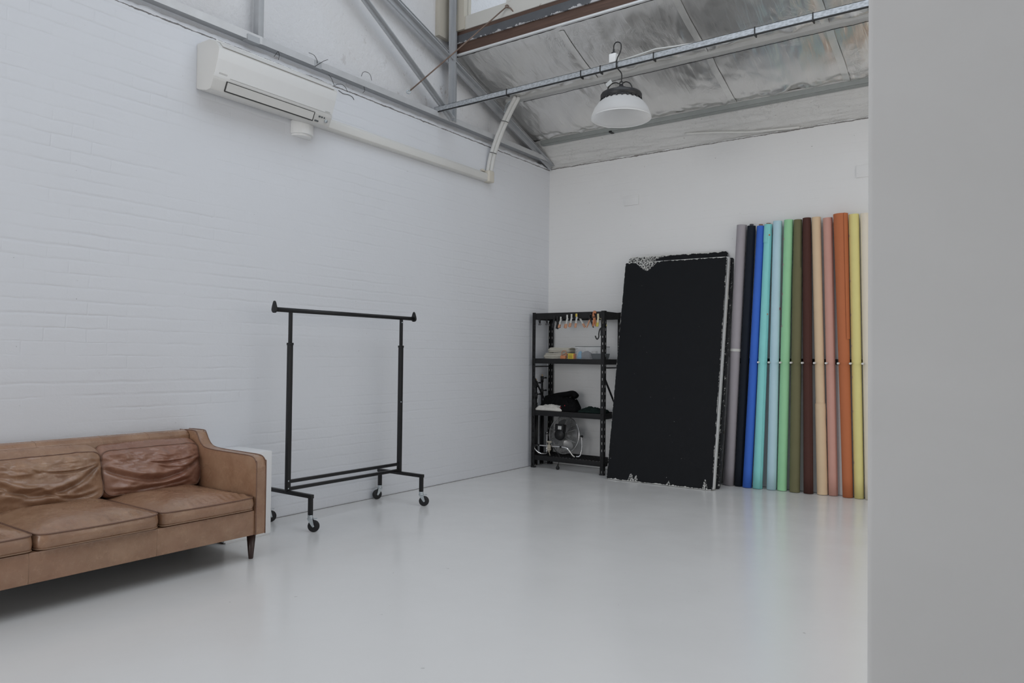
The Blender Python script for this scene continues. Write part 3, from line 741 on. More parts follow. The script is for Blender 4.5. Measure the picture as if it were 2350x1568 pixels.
for i, (y0, y1) in enumerate(ys):
    fx = .888 if i == 1 else .876
    mb, top, bot = cushion(((.19 + fx) / 2, (y0 + y1) / 2, .350), (0, 1, 0), (1, 0, 0), (0, 0, 1), (y1 - y0) / 2 - .005, (fx - .19) / 2, .036, .05 if i == 1 else .03, .046 if i == 1 else .040, .007, .012 if i == 1 else .004, seat_disp(i * 7 + 1), seed=i,
                           edge=(lambda u, v: -.014 * math.exp(-((v - 1) / .3) ** 2) * (1 - u * u) * .3) )
    o = obj('seat_cushion', mb, M['leather'], sofa)
    obj('piping', MB().tube(top, .0034, 8, True), M['piping'], o); obj('piping', MB().tube(bot, .0032, 8, True), M['piping_l'], o)
fA = [(-.05, -.66, .80, .020, .10, -1.0, 1.0), (.30, -.02, .75, .009, .045, .0, .98), (-.35, -.50, .30, .010, .06, -1., -.1), (.5, -.88, .9, .009, .05, -.1, .95)]
fB = [(.0, -.62, .62, .020, .10, -1.0, .98), (.25, -.05, .62, .010, .045, -.1, .98), (.45, -.30, .8, .008, .04, .0, 1.0), (-.3, -.92, .18, .010, .06, -.95, .7)]
ys2 = [(-5.078, -4.470), (-5.685, -5.085), (-6.26, -5.69)]
lean = .26
for i, (y0, y1) in enumerate(ys2):
    N = Vector((math.cos(lean), 0, math.sin(lean))); V = Vector((-math.sin(lean), 0, math.cos(lean)))
    hv = .158 if i != 1 else .168
    c = Vector((.228, (y0 + y1) / 2, .552 + (.004 if i == 1 else 0)))
    sl = 1 if i == 0 else -1
    mb, top, bot = cushion(c, (0, 1, 0), V, N, (y1 - y0) / 2 - .004, hv, .042, .05, .058, .016, .014, back_disp(i * 5 + 2, fB if i == 0 else fA), 48, .01, 180, i * 3,
                           edge=(lambda u, v, sl=sl, i=i: .014 * nz(u * 2.3 + i, v * 2.3, 4) + .006 * nz(u * 6, v * 6, i) - .02 * max(0, sl * u) ** 3 * max(0, -v)), shear=.055 + .01 * (i == 1))
    o = obj('back_cushion', mb, M['leather_red' if i == 0 else 'leather'], sofa)
    obj('piping', MB().tube(top, .0034, 8, True), M['piping'], o); obj('piping', MB().tube(bot, .0032, 8, True), M['piping_l'], o)
for lx, ly in ((.80, SY1 - .045), (.80, SY0 + .045), (.12, SY1 - .045), (.12, SY0 + .045)):
    obj('leg', MB().lathe((lx, ly, 0), (0, 0, 1), [(0, 0), (.0125, 0), (.0145, .004), (.028, .157), (0, .157)], 24), M['darkwood'], sofa)

obj('underside_shade', MB().box(.08, .83, SY0 + .04, SY1 - .04, .1550, .1568), M['black_cloth'], sofa, label='black fabric added under the seat frame to deepen its shadow')  # unseen black sheet, added so the floor under the sofa darkens
# plinth beside the sofa
t = thing('white_plinth', (.2, -4.18, 0), 'plain white box plinth between the leather sofa and the clothes rack', 'plinth')
obj('box', MB().box(.004, .392, -4.36, -4.005, .012, .576), M['plinth'], t, bevel=.002)
obj('foot_block', MB().box(.30, .36, -4.35, -4.30, 0, .012), M['darkwood'], t)
obj('foot_block', MB().box(.02, .06, -4.35, -4.02, 0, .012), M['darkwood'], t)
obj('base_board', MB().box(.01, .385, -4.345, -4.012, .0005, .013), M['plinth'], t)

# ------------------------------------------------------------------ clothes rack
RX = .29; R0, R1 = -3.79, -2.65
rk = thing('clothes_rack', (RX, (R0 + R1) / 2, 0), 'black metal clothes rack on four caster wheels', 'clothes rack')
obj('top_bar', MB().tube([(RX, -3.925, 1.563), (RX, -2.50, 1.563)], .0165, 16), M['blackmetal'], rk)
for yy, s_ in ((-3.93, -1), (-2.495, 1)):
    poly = [(.026 * math.cos(a), .026 * math.sin(a)) for a in [PI * (1 + k / 12) for k in range(13)]] + [(.022, .018), (.010, .05), (0, .062), (-.010, .05), (-.022, .018)]
    obj('end_cap', MB().prism(poly, (RX, yy, 1.563), (1, 0, 0), (0, 0, 1), (0, 1, 0), -.008, .008), M['blackmetal'], rk, bevel=.003)
for yy in (R0, R1):
    u = obj('upright', MB().box(RX - .016, RX + .016, yy - .016, yy + .016, .25, 1.325), M['blackmetal'], rk, bevel=.004)
    obj('extension_tube', MB().box(RX - .011, RX + .011, yy - .011, yy + .011, 1.325, 1.55), M['blackmetal'], u, bevel=.003)
    obj('collar', MB().box(RX - .018, RX + .018, yy - .018, yy + .018, 1.310, 1.328), M['blackmetal'], u, bevel=.002)
    for zz in ((.275, .33) if yy == R0 else (1.525, .85)):
        obj('bolt', MB().lathe((RX + .016, yy - .006, zz), (1, 0, 0), [(0, 0), (.006, 0), (.005, .003), (0, .004)], 12), M['zinc'], u)
    obj('foot_bar', MB().box(.040, .565, yy - .014, yy + .014, .235, .262), M['blackmetal'], rk, bevel=.003)
for zz in (.315, .262): obj('lower_rail', MB().box(RX - .012 + (.0), RX + .012, R0 + .014, R1 - .014, zz - .003, zz + .021), M['blackmetal'], rk, bevel=.003)
def caster(x, y, d):
    d = Vector((*d, 0)).normalized(); ax = Vector((-d.y, d.x, 0)); c = Vector((x, y, 0)) + d * .024 + Vector((0, 0, .042))
    obj('leg', MB().box(x - .014, x + .014, y - .013, y + .013, .118, .240), M['blackmetal'], rk, bevel=.003)
    mb = MB(); mb.lathe((x, y, .092), (0, 0, 1), [(0, .0), (.020, .0), (.020, .008), (.016, .014), (.019, .018), (.019, .026), (0, .026)], 20)
    for s_ in (-1, 1):
        poly = [(-.017, .098), (.017, .098), (.030, .045), (.024, .034), (.016, .040), (-.014, .085)]
        mb.prism(poly, Vector((x, y, 0)) + ax * s_ * .0165, d, (0, 0, 1), ax, -.0015, .0015)
    mb.obox(Vector((x, y, .096)), d, ax, (0, 0, 1), .018, .018, .0025)
    mb.lathe(c, ax, [(0, -.022), (.006, -.022), (.006, .022), (0, .022)], 12)
    mb.obox(Vector((x, y, .094)) + d * .035, d, ax, (0, 0, 1), .012, .010, .002)
    f_ = obj('caster', mb, M['zinc'], rk)
    obj('wheel', MB().lathe(c, ax, [(.008, -.011), (.034, -.011), (.0405, -.008), (.042, 0), (.0405, .008), (.034, .011), (.008, .011)], 36), M['rubber'], f_)
caster(.545, R0, (.8, .6)); caster(.545, R1, (.75, .65)); caster(.062, R1, (-.35, -.9)); caster(.062, R0, (.3, .95))

# ------------------------------------------------------------------ shelving unit
S0, S1, SF, SB = .055, .975, -.302, .08
sh = thing('shelving_unit', (.5, -.1, 0), 'black boltless steel shelving unit with four levels in the corner', 'shelving')
HT = 1.742
def upright(x, y, sx, sy):
    """slotted angle: one leg along x, one along y, with real keyholes"""
    mb = MB(); wd = .043; th = .002; cell = .0755; hole_h = .026
    def leg(A, B, L):     # A: point fn(u, z)
        z = 0
        while z < HT - 1e-6:
            z1 = min(HT, z + cell)
            if z1 - z < cell - 1e-6: segs = [(0, wd, z, z1)]
            else:
                h0 = z + .02; h1 = h0 + hole_h; a, b = wd * .42, wd * .62
                segs = [(0, wd, z, h0), (0, a, h0, h1), (b, wd, h0, h1), (0, wd, h1, z1)]
            for (u0_, u1_, za, zb) in segs: mb.box(*L(u0_, u1_), za, zb)
            z = z1
    leg(0, 0, lambda a, b: (min(x + sx * a, x + sx * b), max(x + sx * a, x + sx * b), y - (th if sy < 0 else 0), y + (th if sy > 0 else 0)))
    leg(0, 0, lambda a, b: (x - (th if sx < 0 else 0), x + (th if sx > 0 else 0), min(y + sy * a, y + sy * b), max(y + sy * a, y + sy * b)))
    o = obj('upright', mb, M['shelfmetal'], sh)
    obj('foot', MB().box(min(x, x + sx * .046) - .002, max(x, x + sx * .046) + .002, min(y, y + sy * .03) - .002, max(y, y + sy * .03) + .002, 0, .014), M['rubber'], o)
upright(S0, SF, 1, 1); upright(S1, SF, -1, 1); upright(S0, SB, 1, -1); upright(S1, SB, -1, -1)
levels = [(1.665, 1.735), (1.170, 1.226), (.588, .645), (.089, .142)]
for (z0, z1) in levels:
    for (a, b, c, d) in ((S0 + .004, S1 - .004, SF + .003, SF + .013), (S0 + .004, S1 - .004, SB - .013, SB - .003)):
        obj('beam', MB().box(a, b, c, d, z0, z1), M['shelfmetal'], sh, bevel=.002)
    for xx in (S0 + .003, S1 - .013): obj('side_beam', MB().box(xx, xx + .010, SF + .014, SB - .014, z0, z1), M['shelfmetal'], sh)
    mb = MB(); zt = z1 - .006
    x = S0 + .03
    while x < S1 - .02:
        mb.box(x - .0017, x + .0017, SF + .014, SB - .014, zt - .0018, zt + .0018); x += .042
    for yy in (SF + .06, (SF + SB) / 2, SB - .06): mb.box(S0 + .014, S1 - .014, yy - .003, yy + .003, zt - .007, zt - .002)
    for yy in (SF + .09, SF + .13, SF + .25, SF + .29): mb.box(S0 + .014, S1 - .014, yy - .0015, yy + .0015, zt - .004, zt - .001)
    obj('wire_deck', mb, M['shelfmetal'], sh)
for xx in (S0 + .008, S1 - .008):
    obj('tie_bar', MB().bar((xx, SF + .01, 1.135), (xx, SB - .01, 1.135), .012, .014), M['shelfmetal'], sh)
    obj('diagonal_brace', MB().bar((xx, SF + .02, 1.03), (xx, SB - .02, .62), .005, .022, (1, 0, 0)), M['shelfmetal'], sh)

# clamps hanging on the top beam
def clamp(x, z, tilt, mat, tip, lab, name='spring_clamp', tmat2=None, spread=.05, L=.15, w=.020, cat='clamp', back=True):
    """hand spring clamp gripping the top beam; handles hang down, one in front of the other"""
    t = thing(name, (x, SF - .012, z), lab, cat, 'clamps hung along the top shelf beam', rot=(0, tilt, 0))
    for s_ in (-1, 1):
        if s_ > 0 and not back: continue
        # front handle s_=-1 (towards the viewer), rear handle s_=1
        y0 = -.004 if s_ < 0 else .030; dx = .0 if s_ < 0 else spread
        pts = [(0, y0, .0), (dx * .4, y0 - .003 * s_, -L * .3), (dx, y0 + .012 * s_, -L * .70)]
        mb = MB()
        for a, b in zip(pts[:-1], pts[1:]): mb.bar(a, b, .005, w, (1, 0, 0)) if False else mb.bar(a, b, w, .005, (0, -1, 0))
        h = obj('handle', mb, M[mat], t, local=True, bevel=.0012)
        d = (Vector(pts[2]) - Vector(pts[1])).normalized(); e = Vector(pts[2])
        obj('grip', MB().bar(e - d * .002, e + d * L * .30, w + .004, .011, (0, -1, 0)), M[tip], t, local=True, bevel=.002)
    obj('spring', MB().lathe((-.008, .012, -.045), (1, 0, 0), [(0, 0), (.010, 0), (.010, .016), (0, .016)], 14), M['zinc' if mat != 'blackmetal' else 'blackmetal'], t, local=True)
    return t
grp = 'clamps hung along the top shelf beam'
clamp(.352, 1.700, .02, 'blackmetal', 'blackmetal', 'black spring clamp at the left end of the hanging clamps, beside the rear upright', spread=.03, L=.135)
clamp(.396, 1.690, -.05, 'blackmetal', 'blackmetal', 'second black spring clamp, just left of the first orange-tipped clamp', spread=-.03, L=.135)
clamp(.440, 1.688, .10, 'silver', 'orange_tip', 'shortest orange-tipped silver clamp, right next to the black clamps', spread=-.03, L=.125, w=.018)
clamp(.521, 1.708, .02, 'silver', 'orange_tip', 'orange-tipped silver clamp, second from the black clamps', spread=-.045, L=.148)
clamp(.577, 1.715, .05, 'silver', 'orange_tip', 'orange-tipped silver clamp, third from the black clamps', spread=-.04, L=.145)
c4 = clamp(.640, 1.718, .01, 'silver', 'orange_tip', 'orange-tipped silver clamp with a yellow patch at its top', spread=.055, L=.155)
obj('patch', MB().box(-.010, .010, -.010, -.0075, -.034, -.002), M['yellow'], c4, local=True, label='yellow patch')
clamp(.903, 1.710, -.03, 'paleyellow', 'yellow_tip', 'pale clamp with yellow tips beside the right upright', spread=.045, L=.140, w=.022)
# large plastic clamps
def bigclamp(x, z, lab, jaw, gripA, gripB, ang):
    t = thing('large_spring_clamp', (x, SF - .0065, z), lab, 'clamp', grp)
    for s_, g in ((-1, gripA), (1, gripB)):
        c_, n_ = math.cos(ang * s_), math.sin(ang * s_)
        poly = [(-.006, .0), (.010, .0), (.012, -.05), (.006, -.10), (-.008, -.10), (-.010, -.04)]
        poly = [(a * c_ + b * -n_ * -1, a * -n_ * -1 * 0 + b * c_ + a * n_) for a, b in poly]
        obj('handle', MB().prism(poly, (0, -.006 * s_, 0), (1, 0, 0), (0, 0, 1), (0, 1, 0), -.006, .006), M[g], t, local=True, bevel=.003)
    poly = [(-.014, -.015), (-.022, .02), (-.018, .052), (-.004, .070), (.014, .066), (.022, .045), (.010, .036), (.0, .048), (-.006, .034), (.004, .010), (.012, -.012)]
    obj('jaw', MB().prism(poly, (0, 0, 0), (1, 0, 0), (0, 0, 1), (0, 1, 0), -.009, .009), M[jaw], t, local=True, bevel=.003)
    obj('pivot', MB().lathe((0, -.013, 0), (0, 1, 0), [(0, 0), (.008, 0), (.008, .026), (0, .026)], 16), M['blackmetal'], t, local=True)
bigclamp(.803, 1.655, 'large black clamp with one orange handle and one black handle', 'blackmetal', 'blackmetal', 'orange_tip', .38)
bigclamp(.855, 1.675, 'large orange plastic clamp sticking up above the top beam', 'orange', 'orange', 'orange', .12)
# little black clips at the left
for xx, lab in ((.155, 'small black binder clip hanging at the left end of the top beam'), (.252, 'small black binder clip hanging in front of the rear upright')):
    t = thing('binder_clip', (xx, SF - .004, 1.655), lab, 'clip', 'binder clips on the top shelf beam')
    obj('clip_body', MB().prism([(-.016, .0), (.016, 0), (.008, -.035), (-.008, -.035)], (0, 0, 0), (1, 0, 0), (0, 0, 1), (0, 1, 0), -.004, .006), M['blackmetal'], t, local=True, bevel=.002)
    for s_ in (-1, 1):
        mb = ring((s_ * .009, 0, -.046), (0, 1, 0), .008, .0025, 14); obj('loop', mb, M['blackmetal'], t, local=True)
    obj('screw', MB().tube([(.008, 0, -.012), (.030, 0, -.014)], .003, 8), M['zinc'], t, local=True)
# black hook on the right upright
t = thing('black_hook', (.94, SF - .01, 1.5), 'thick black hook clipped to the right front upright', 'hook')
obj('hook', MB().tube(smooth([(.945, SF - .012, 1.56), (.925, SF - .012, 1.545), (.913, SF - .012, 1.50), (.912, SF - .012, 1.465), (.900, SF - .012, 1.442), (.884, SF - .012, 1.445), (.870, SF - .012, 1.475)]), .0065, 10), M['blackmetal'], t)
obj('clip_plate', MB().box(.930, .982, SF - .014, SF - .0005, 1.475, 1.565), M['blackmetal'], t, bevel=.006)

# ---- things on the second shelf (deck top at 1.222)
def folded(c, a, b, n, th, seed, mat, name, lab, cat='cloth', group=None):
    """a pile of folded sheets with wavy rounded edges"""
    mb = MB(); z = c[2]
    for k in range(n):
        P = outline(a * (1 - .05 * random.random()), b * (1 - .05 * random.random()), .025, 72, 0); ox, oy = random.uniform(-.012, .012), random.uniform(-.008, .008)
        rings = []
        for (dz, s_) in ((0.0, .94), (.18, .985), (.5, 1.0), (.82, .985), (1.0, .94)):
            rings.append([Vector((c[0] + ox + q.x * s_ * (1 + .03 * nz(q.x * 20, k, seed)), c[1] + oy + q.y * s_ * (1 + .03 * nz(q.y * 20, k, seed)), z + th * dz + .006 * nz(q.x * 7, q.y * 7, seed) + (.03 * (q.x / a) * th / .02 if seed % 2 else 0) * dz * 0)) for q in P])
        nn = len(P); v = [p for r_ in rings for p in r_]
        f = [(i * nn + j, i * nn + (j + 1) % nn, (i + 1) * nn + (j + 1) % nn, (i + 1) * nn + j) for i in range(4) for j in range(nn)]
        f += [tuple(range(nn - 1, -1, -1)), tuple(4 * nn + j for j in range(nn))]
        mb.vf(v, f, True); z += th * .93
    return obj(name, mb, M[mat], label=lab, cat=cat, group=group), z
_, z = folded((.345, -.16, 1.226), .165, .10, 6, .0115, 3, 'beige_cloth', 'folded_cloth', 'lower folded stack of beige canvas on the second shelf')
folded((.375, -.16, z + .004), .145, .095, 5, .0115, 8, 'beige_cloth', 'folded_cloth', 'upper folded stack of beige canvas with a rounded left fold')
t = thing('orange_reel', (.452, -.272, 1.224), 'small orange box with a wire handle in front of the folded canvas', 'box')
obj('body', MB().box(.418, .486, -.292, -.25, 1.224, 1.262), M['orange'], t, bevel=.008)
obj('handle', MB().tube(smooth([(.424, -.27, 1.26), (.43, -.27, 1.30), (.455, -.27, 1.318), (.48, -.27, 1.305), (.488, -.27, 1.262)]), .003, 8), M['orange'], t)
obj('strap', MB().tube(smooth([(.424, -.262, 1.262), (.45, -.262, 1.275), (.485, -.262, 1.285), (.505, -.25, 1.25)]), .0035, 8), M['orange'], t)
t = thing('yellow_box', (.55, -.275, 1.224), 'small yellow card box with dark printing on the second shelf', 'box')
obj('carton', MB().box(.520, .588, -.294, -.235, 1.224, 1.286), M['yellow'], t, bevel=.002)
obj('carton_side', MB().box(.5885, .598, -.292, -.238, 1.224, 1.283), M['orange'], t, bevel=.002, label='orange side flap')
mb = MB()
for row, (zz, n_) in enumerate(((1.270, 4), (1.250, 6), (1.234, 7))):
    for k in range(n_):
        xa = .532 + k * (.046 / n_); mb.box(xa, xa + .0045, -.2955, -.2945, zz - (.007 if row < 2 else .002), zz); 
        if k % 2 == 0 and row < 2: mb.box(xa, xa + .008, -.2955, -.2945, zz - .002, zz)
obj('printing', mb, M['ink'], t)
t = thing('clear_bin', (.72, -.17, 1.224), 'clear plastic bin of odds and ends on the second shelf', 'bin')
mb = MB(); x0, x1, y0, y1, z0, z1 = .595, .905, -.265, -.05, 1.224, 1.362
for bx in ((x0, x1, y0, y0 + .003, z0, z1), (x0, x1, y1 - .003, y1, z0, z1), (x0, x0 + .003, y0, y1, z0, z1), (x1 - .003, x1, y0, y1, z0, z1), (x0, x1, y0, y1, z0, z0 + .003)): mb.box(*bx)
obj('bin_wall', mb, M['clear'], t)
obj('rim', MB().tube([(x0, y0, z1), (x1, y0, z1), (x1, y1, z1), (x0, y1, z1)], .0022, 8, True), M['greytub'], t)
def blob(name, c, a, b, h, mat, lab, cat, seed, amp=.2, group=None, r=.03):
    """crumpled soft thing, resting on its flat underside"""
    def d(u, v): return h * amp * (1.6 * nz(u * 2.1, v * 2.1, seed) + .9 * nz(u * 5, v * 5, seed + 3) + .35 * nz(u * 13, v * 13, seed))
    mb, _, _ = cushion((c[0], c[1], c[2] + h * .18), (1, 0, 0), (0, 1, 0), (0, 0, 1), a, b, h * .18, r, h * .62, .006, .0, d, 20, 0, 90, seed)
    return obj(name, mb, M[mat], label=lab, cat=cat, group=group)
blob('blue_cloth', (.632, -.215, 1.229), .025, .03, .085, 'blue', 'bright blue cloth inside the clear bin', 'cloth', 3, .04, r=.012)
blob('grey_bag', (.70, -.19, 1.229), .062, .045, .085, 'greystuff', 'dark grey pouch inside the clear bin', 'pouch', 5, .09, r=.02)
t = obj('tape_roll', MB().lathe((.79, -.18, 1.229), (0, 0, 1), [(.018, 0), (.032, 0), (.032, .085), (.018, .085), (.018, 0)], 28), M['tape'], label='grey roll of tape standing in the clear bin', cat='tape')
obj('tape_roll', MB().lathe((.855, -.18, 1.229), (0, 0, 1), [(.018, 0), (.032, 0), (.032, .05), (.018, .05), (.018, 0)], 28), M['greytub'], label='low dark roll of tape at the right end of the clear bin', cat='tape')
mb = MB()
def tub(u, v):
    return None
P0 = outline(.075, .05, .015, 40); P1 = outline(.092, .06, .018, 40); cc = Vector((.892, -.300 + .062, 1.224))
v = [cc + q for q in P0] + [cc + q + Vector((0, 0, .062)) for q in P1] + [cc + q * .96 + Vector((0, 0, .062)) for q in P1] + [cc + q * .95 + Vector((0, 0, .004)) for q in P0]
f = [(i * 40 + k, i * 40 + (k + 1) % 40, (i + 1) * 40 + (k + 1) % 40, (i + 1) * 40 + k) for i in range(3) for k in range(40)] + [tuple(range(39, -1, -1)), tuple(120 + k for k in range(40))]
mb.vf(v, f); obj('plastic_tub', mb, M['greytub'], label='dark grey flared plastic tub behind the right front upright', cat='tub')

# ---- things on the third shelf (deck top at .641)
blob('folded_shirt', (.265, -.215, .645), .175, .075, .062, 'white_cloth', 'crumpled white cloth under the black clothes on the third shelf', 'cloth', 11, .16)
blob('black_clothes', (.31, -.10, .645), .235, .085, .16, 'black_cloth', 'pile of black clothes on the third shelf', 'clothes', 21, .20, r=.05)
blob('black_clothes', (.50, -.205, .645), .10, .07, .115, 'black_cloth', 'bunched black garment with red buttons at the right of the pile', 'clothes', 27, .24, r=.03)
t = thing('rolled_garment', (.36, -.06, .80), 'rolled black garment on top of the clothes pile', 'clothes')
obj('roll', MB().tube(smooth([(.12, -.10, .765), (.25, -.09, .800), (.38, -.08, .822), (.465, -.08, .835), (.515, -.085, .800)]), [.035] * 4 * 6 + [.030], 16), M['black_cloth'], t)
for p in ((.475, -.276, .712), (.425, -.278, .690)): obj('button', MB().lathe(p, (0, -1, 0), [(0, 0), (.006, 0), (.004, .004), (0, .005)], 12), M['red'], label='small red button on the bunched black garment', cat='button', group='red buttons on the black garment')
blob('dark_garment', (.79, -.19, .645), .155, .085, .055, 'dkgreen_cloth', 'flat folded dark green garment at the right of the third shelf', 'clothes', 31, .22)
obj('pale_cloth', MB().grid(lambda u, v: (.64 + .10 * u, -.10 - .05 * v, .685 + .022 * math.sin(PI * u) - .012 * v + .003 * nz(u * 6, v * 6)), 14, 8), M['white_cloth'], label='small pale cloth peeking out behind the dark green garment', cat='cloth')

# ---- floor fan on the bottom shelf
FX, FY, FZ, FR = .378, -.125, .372, .205
fan = thing('floor_fan', (FX, FY, .142), 'chrome floor fan seen from behind on the bottom shelf', 'fan')
fax = Vector((-.10, -1, .12)).normalized(); fu = Vector((0, 0, 1)) - fax * fax.z; fu.normalize(); fv = fax.cross(fu)
def fp(r, a, d): return Vector((FX, FY, FZ)) + (fv * math.cos(a) + fu * math.sin(a)) * r + fax * d
def dome(r, s_): return s_ * (.012 + .050 * (1 - (r / FR) ** 2.2))
for s_ in (-1, 1):
    mb = MB()
    for k in range(17):
        r = .045 + (FR - .045) * k / 16; mb.tube([fp(r, 2 * PI * j / 48, dome(r, s_)) for j in range(48)], .0013, 4, True)
    for k in range(8):
        a = PI / 8 + 2 * PI * k / 8; mb.tube([fp(.04 + (FR - .04) * j / 8, a, dome(.04 + (FR - .04) * j / 8, s_) + s_ * .002) for j in range(9)], .0022, 5)
    obj('grille', mb, M['dullchrome'], fan)
obj('rim', MB().tube([fp(FR + .002, 2 * PI * j / 56, 0) for j in range(56)], .006, 8, True), M['chrome'], fan)
hub = obj('blades', None or MB().lathe(fp(0, 0, -.02), fax, [(0, 0), (.035, 0), (.035, .03), (0, .03)], 20), M['dullchrome'], fan)
for k in range(4):
    a0 = k * PI / 2 + .9
    def bl(u, v, a0=a0):
        r = .03 + .145 * u; a = a0 + (v - .5) * (1.0 - .15 * u) + .35 * u; return fp(r, a, -.012 + .03 * (v - .5))
    obj('blade', MB().grid(bl, 12, 8), M['dullchrome'], fan)
obj('motor', MB().lathe(fp(0, 0, .03), fax, [(0, 0), (.062, 0), (.064, .05), (.055, .075), (.0, .078)], 28), M['blackmetal'], fan)
cbx = fp(.075, PI / 2, .075)
o = obj('control_box', MB().obox(cbx, fv, fu, fax, .060, .042, .030), M['blackmetal'], fan, bevel=.012)
obj('label_plate', MB().obox(cbx + fax * .0312 + fv * -.012, fv, fu, fax, .024, .019, .0008), M['label'], fan, label='silver rating label')
obj('motor_cap', MB().lathe(fp(.0, 0, .075), fax, [(0, .0), (.030, .0), (.028, .012), (0, .013)], 24), M['rubber'], fan)
for s_ in (-1, 1): obj('knob', MB().lathe((FX + s_ * (FR + .008), FY, FZ), (s_, 0, 0), [(0, 0), (.008, 0), (.008, .012), (.013, .014), (.013, .028), (0, .028)], 16), M['blackmetal'], fan)
zb = .1475
st = [(FX - FR - .018, FY, FZ + .02), (FX - FR - .018, FY, .19), (FX - FR - .008, FY - .02, .152), (FX - FR + .0, FY - .10, .150)]
obj('stand_tube', MB().tube(smooth([(FX - FR - .020, FY, FZ + .02), (FX - FR - .022, FY, .25), (FX - FR - .018, FY - .01, .175), (FX - FR - .008, FY - .04, .152), (.115, -.235, .153)]), .0075, 10), M['chrome'], fan)
obj('stand_tube', MB().tube(smooth([(FX + FR + .022, FY, FZ + .01), (FX + FR + .026, FY, .25), (FX + FR + .018, FY - .01, .175), (FX + FR + .006, FY - .03, .152), (.565, -.175, .152)]), .0075, 10), M['chrome'], fan)
obj('front_bar', MB().tube(smooth([(.155, -.235, .152), (.105, -.25, .175), (.070, -.262, .215), (.085, -.265, .243), (.13, -.265, .25), (.30, -.265, .253), (.43, -.265, .255), (.50, -.26, .245), (.53, -.25, .21), (.555, -.235, .17), (.575, -.22, .152)]), .0085, 10), M['chrome'], fan)
for xx in (.135, .425): obj('bar_sleeve', MB().tube([(xx - .01, -.265, .2535), (xx + .01, -.265, .2535)], .012, 12), M['blackmetal'], fan)
obj('power_cord', MB().tube(smooth([(.315, -.25, .24), (.345, -.24, .20), (.385, -.245, .165), (.40, -.25, .140), (.396, -.255, .10), (.390, -.258, .055), (.388, -.258, .03)]), .0038, 8), M['cable'], fan)
obj('plug', MB().lathe((.384, -.262, 0.0), (0, 0, 1), [(0, 0), (.012, .002), (.021, .014), (.021, .024), (.013, .038), (.006, .05), (0, .07)], 20), M['rubber'], fan)
t = thing('beige_clamp', (.285, -.27, .25), 'aged beige plastic clamp gripping the chrome fan bar', 'clamp')
obj('knob', MB().box(.248, .312, -.290, -.270, .292, .309), M['beige_plastic'], t, bevel=.006)
obj('stem', MB().box(.274, .288, -.288, -.272, .255, .293), M['beige_plastic'], t, bevel=.003)
obj('jaw', MB().box(.262, .304, -.294, -.2775, .225, .268), M['beige_plastic'], t, bevel=.006)
obj('collar', MB().lathe((.284, -.288, .205), (0, 0, 1), [(0, -.02), (.010, -.02), (.013, .0), (.024, .006), (.024, .018), (0, .02)], 20), M['beige_plastic'], t)
obj('tail', MB().tube([(.284, -.288, .19), (.295, -.288, .165), (.298, -.286, .15)], .004, 8), M['beige_plastic'], t)

# ---- collapsed light stands between the left wall and the shelving
def stand(x, y, h, lab, kn):
    t = thing('light_stand', (x, y, 0), lab, 'light stand', 'collapsed light stands behind the shelving')
    obj('column', MB().lathe((x, y, .02), (0, 0, 1), [(0, 0), (.013, 0), (.013, h * .55), (.0105, h * .55), (.0105, h - .05), (0, h - .05)], 16), M['blackmetal'], t)
    obj('spigot', MB().lathe((x, y, h - .03), (0, 0, 1), [(0, 0), (.006, 0), (.008, .012), (.005, .02), (.007, .035), (0, .04)], 14), M['brass'], t, label='brass spigot')
    for zz in kn:
        obj('collar', MB().lathe((x, y, zz - .035), (0, 0, 1), [(0, 0), (.016, 0), (.018, .07), (0, .07)], 16), M['blackmetal'], t)
        obj('knob', MB().tube([(x + .01, y + .005, zz + .01), (x + .012, y + .04, zz + .018), (x + .012, y + .062, zz + .016)], [.006, .007, .012], 10), M['blackmetal'], t)
    for k, (dx, dy) in enumerate(((-.0, -.022), (.004, .026), (.014, -.002))):
        obj('leg', MB().tube([(x + dx, y + dy, .012), (x + dx, y + dy, .60 + .06 * k)], .0075, 8), M['blackmetal'], t)
stand(.024, -.165, .985, 'collapsed black light stand with brass tip nearer the front upright', (.93, .80))
stand(.026, -.045, 1.035, 'taller collapsed black light stand with brass tip nearer the rear upright', (.985, .84))

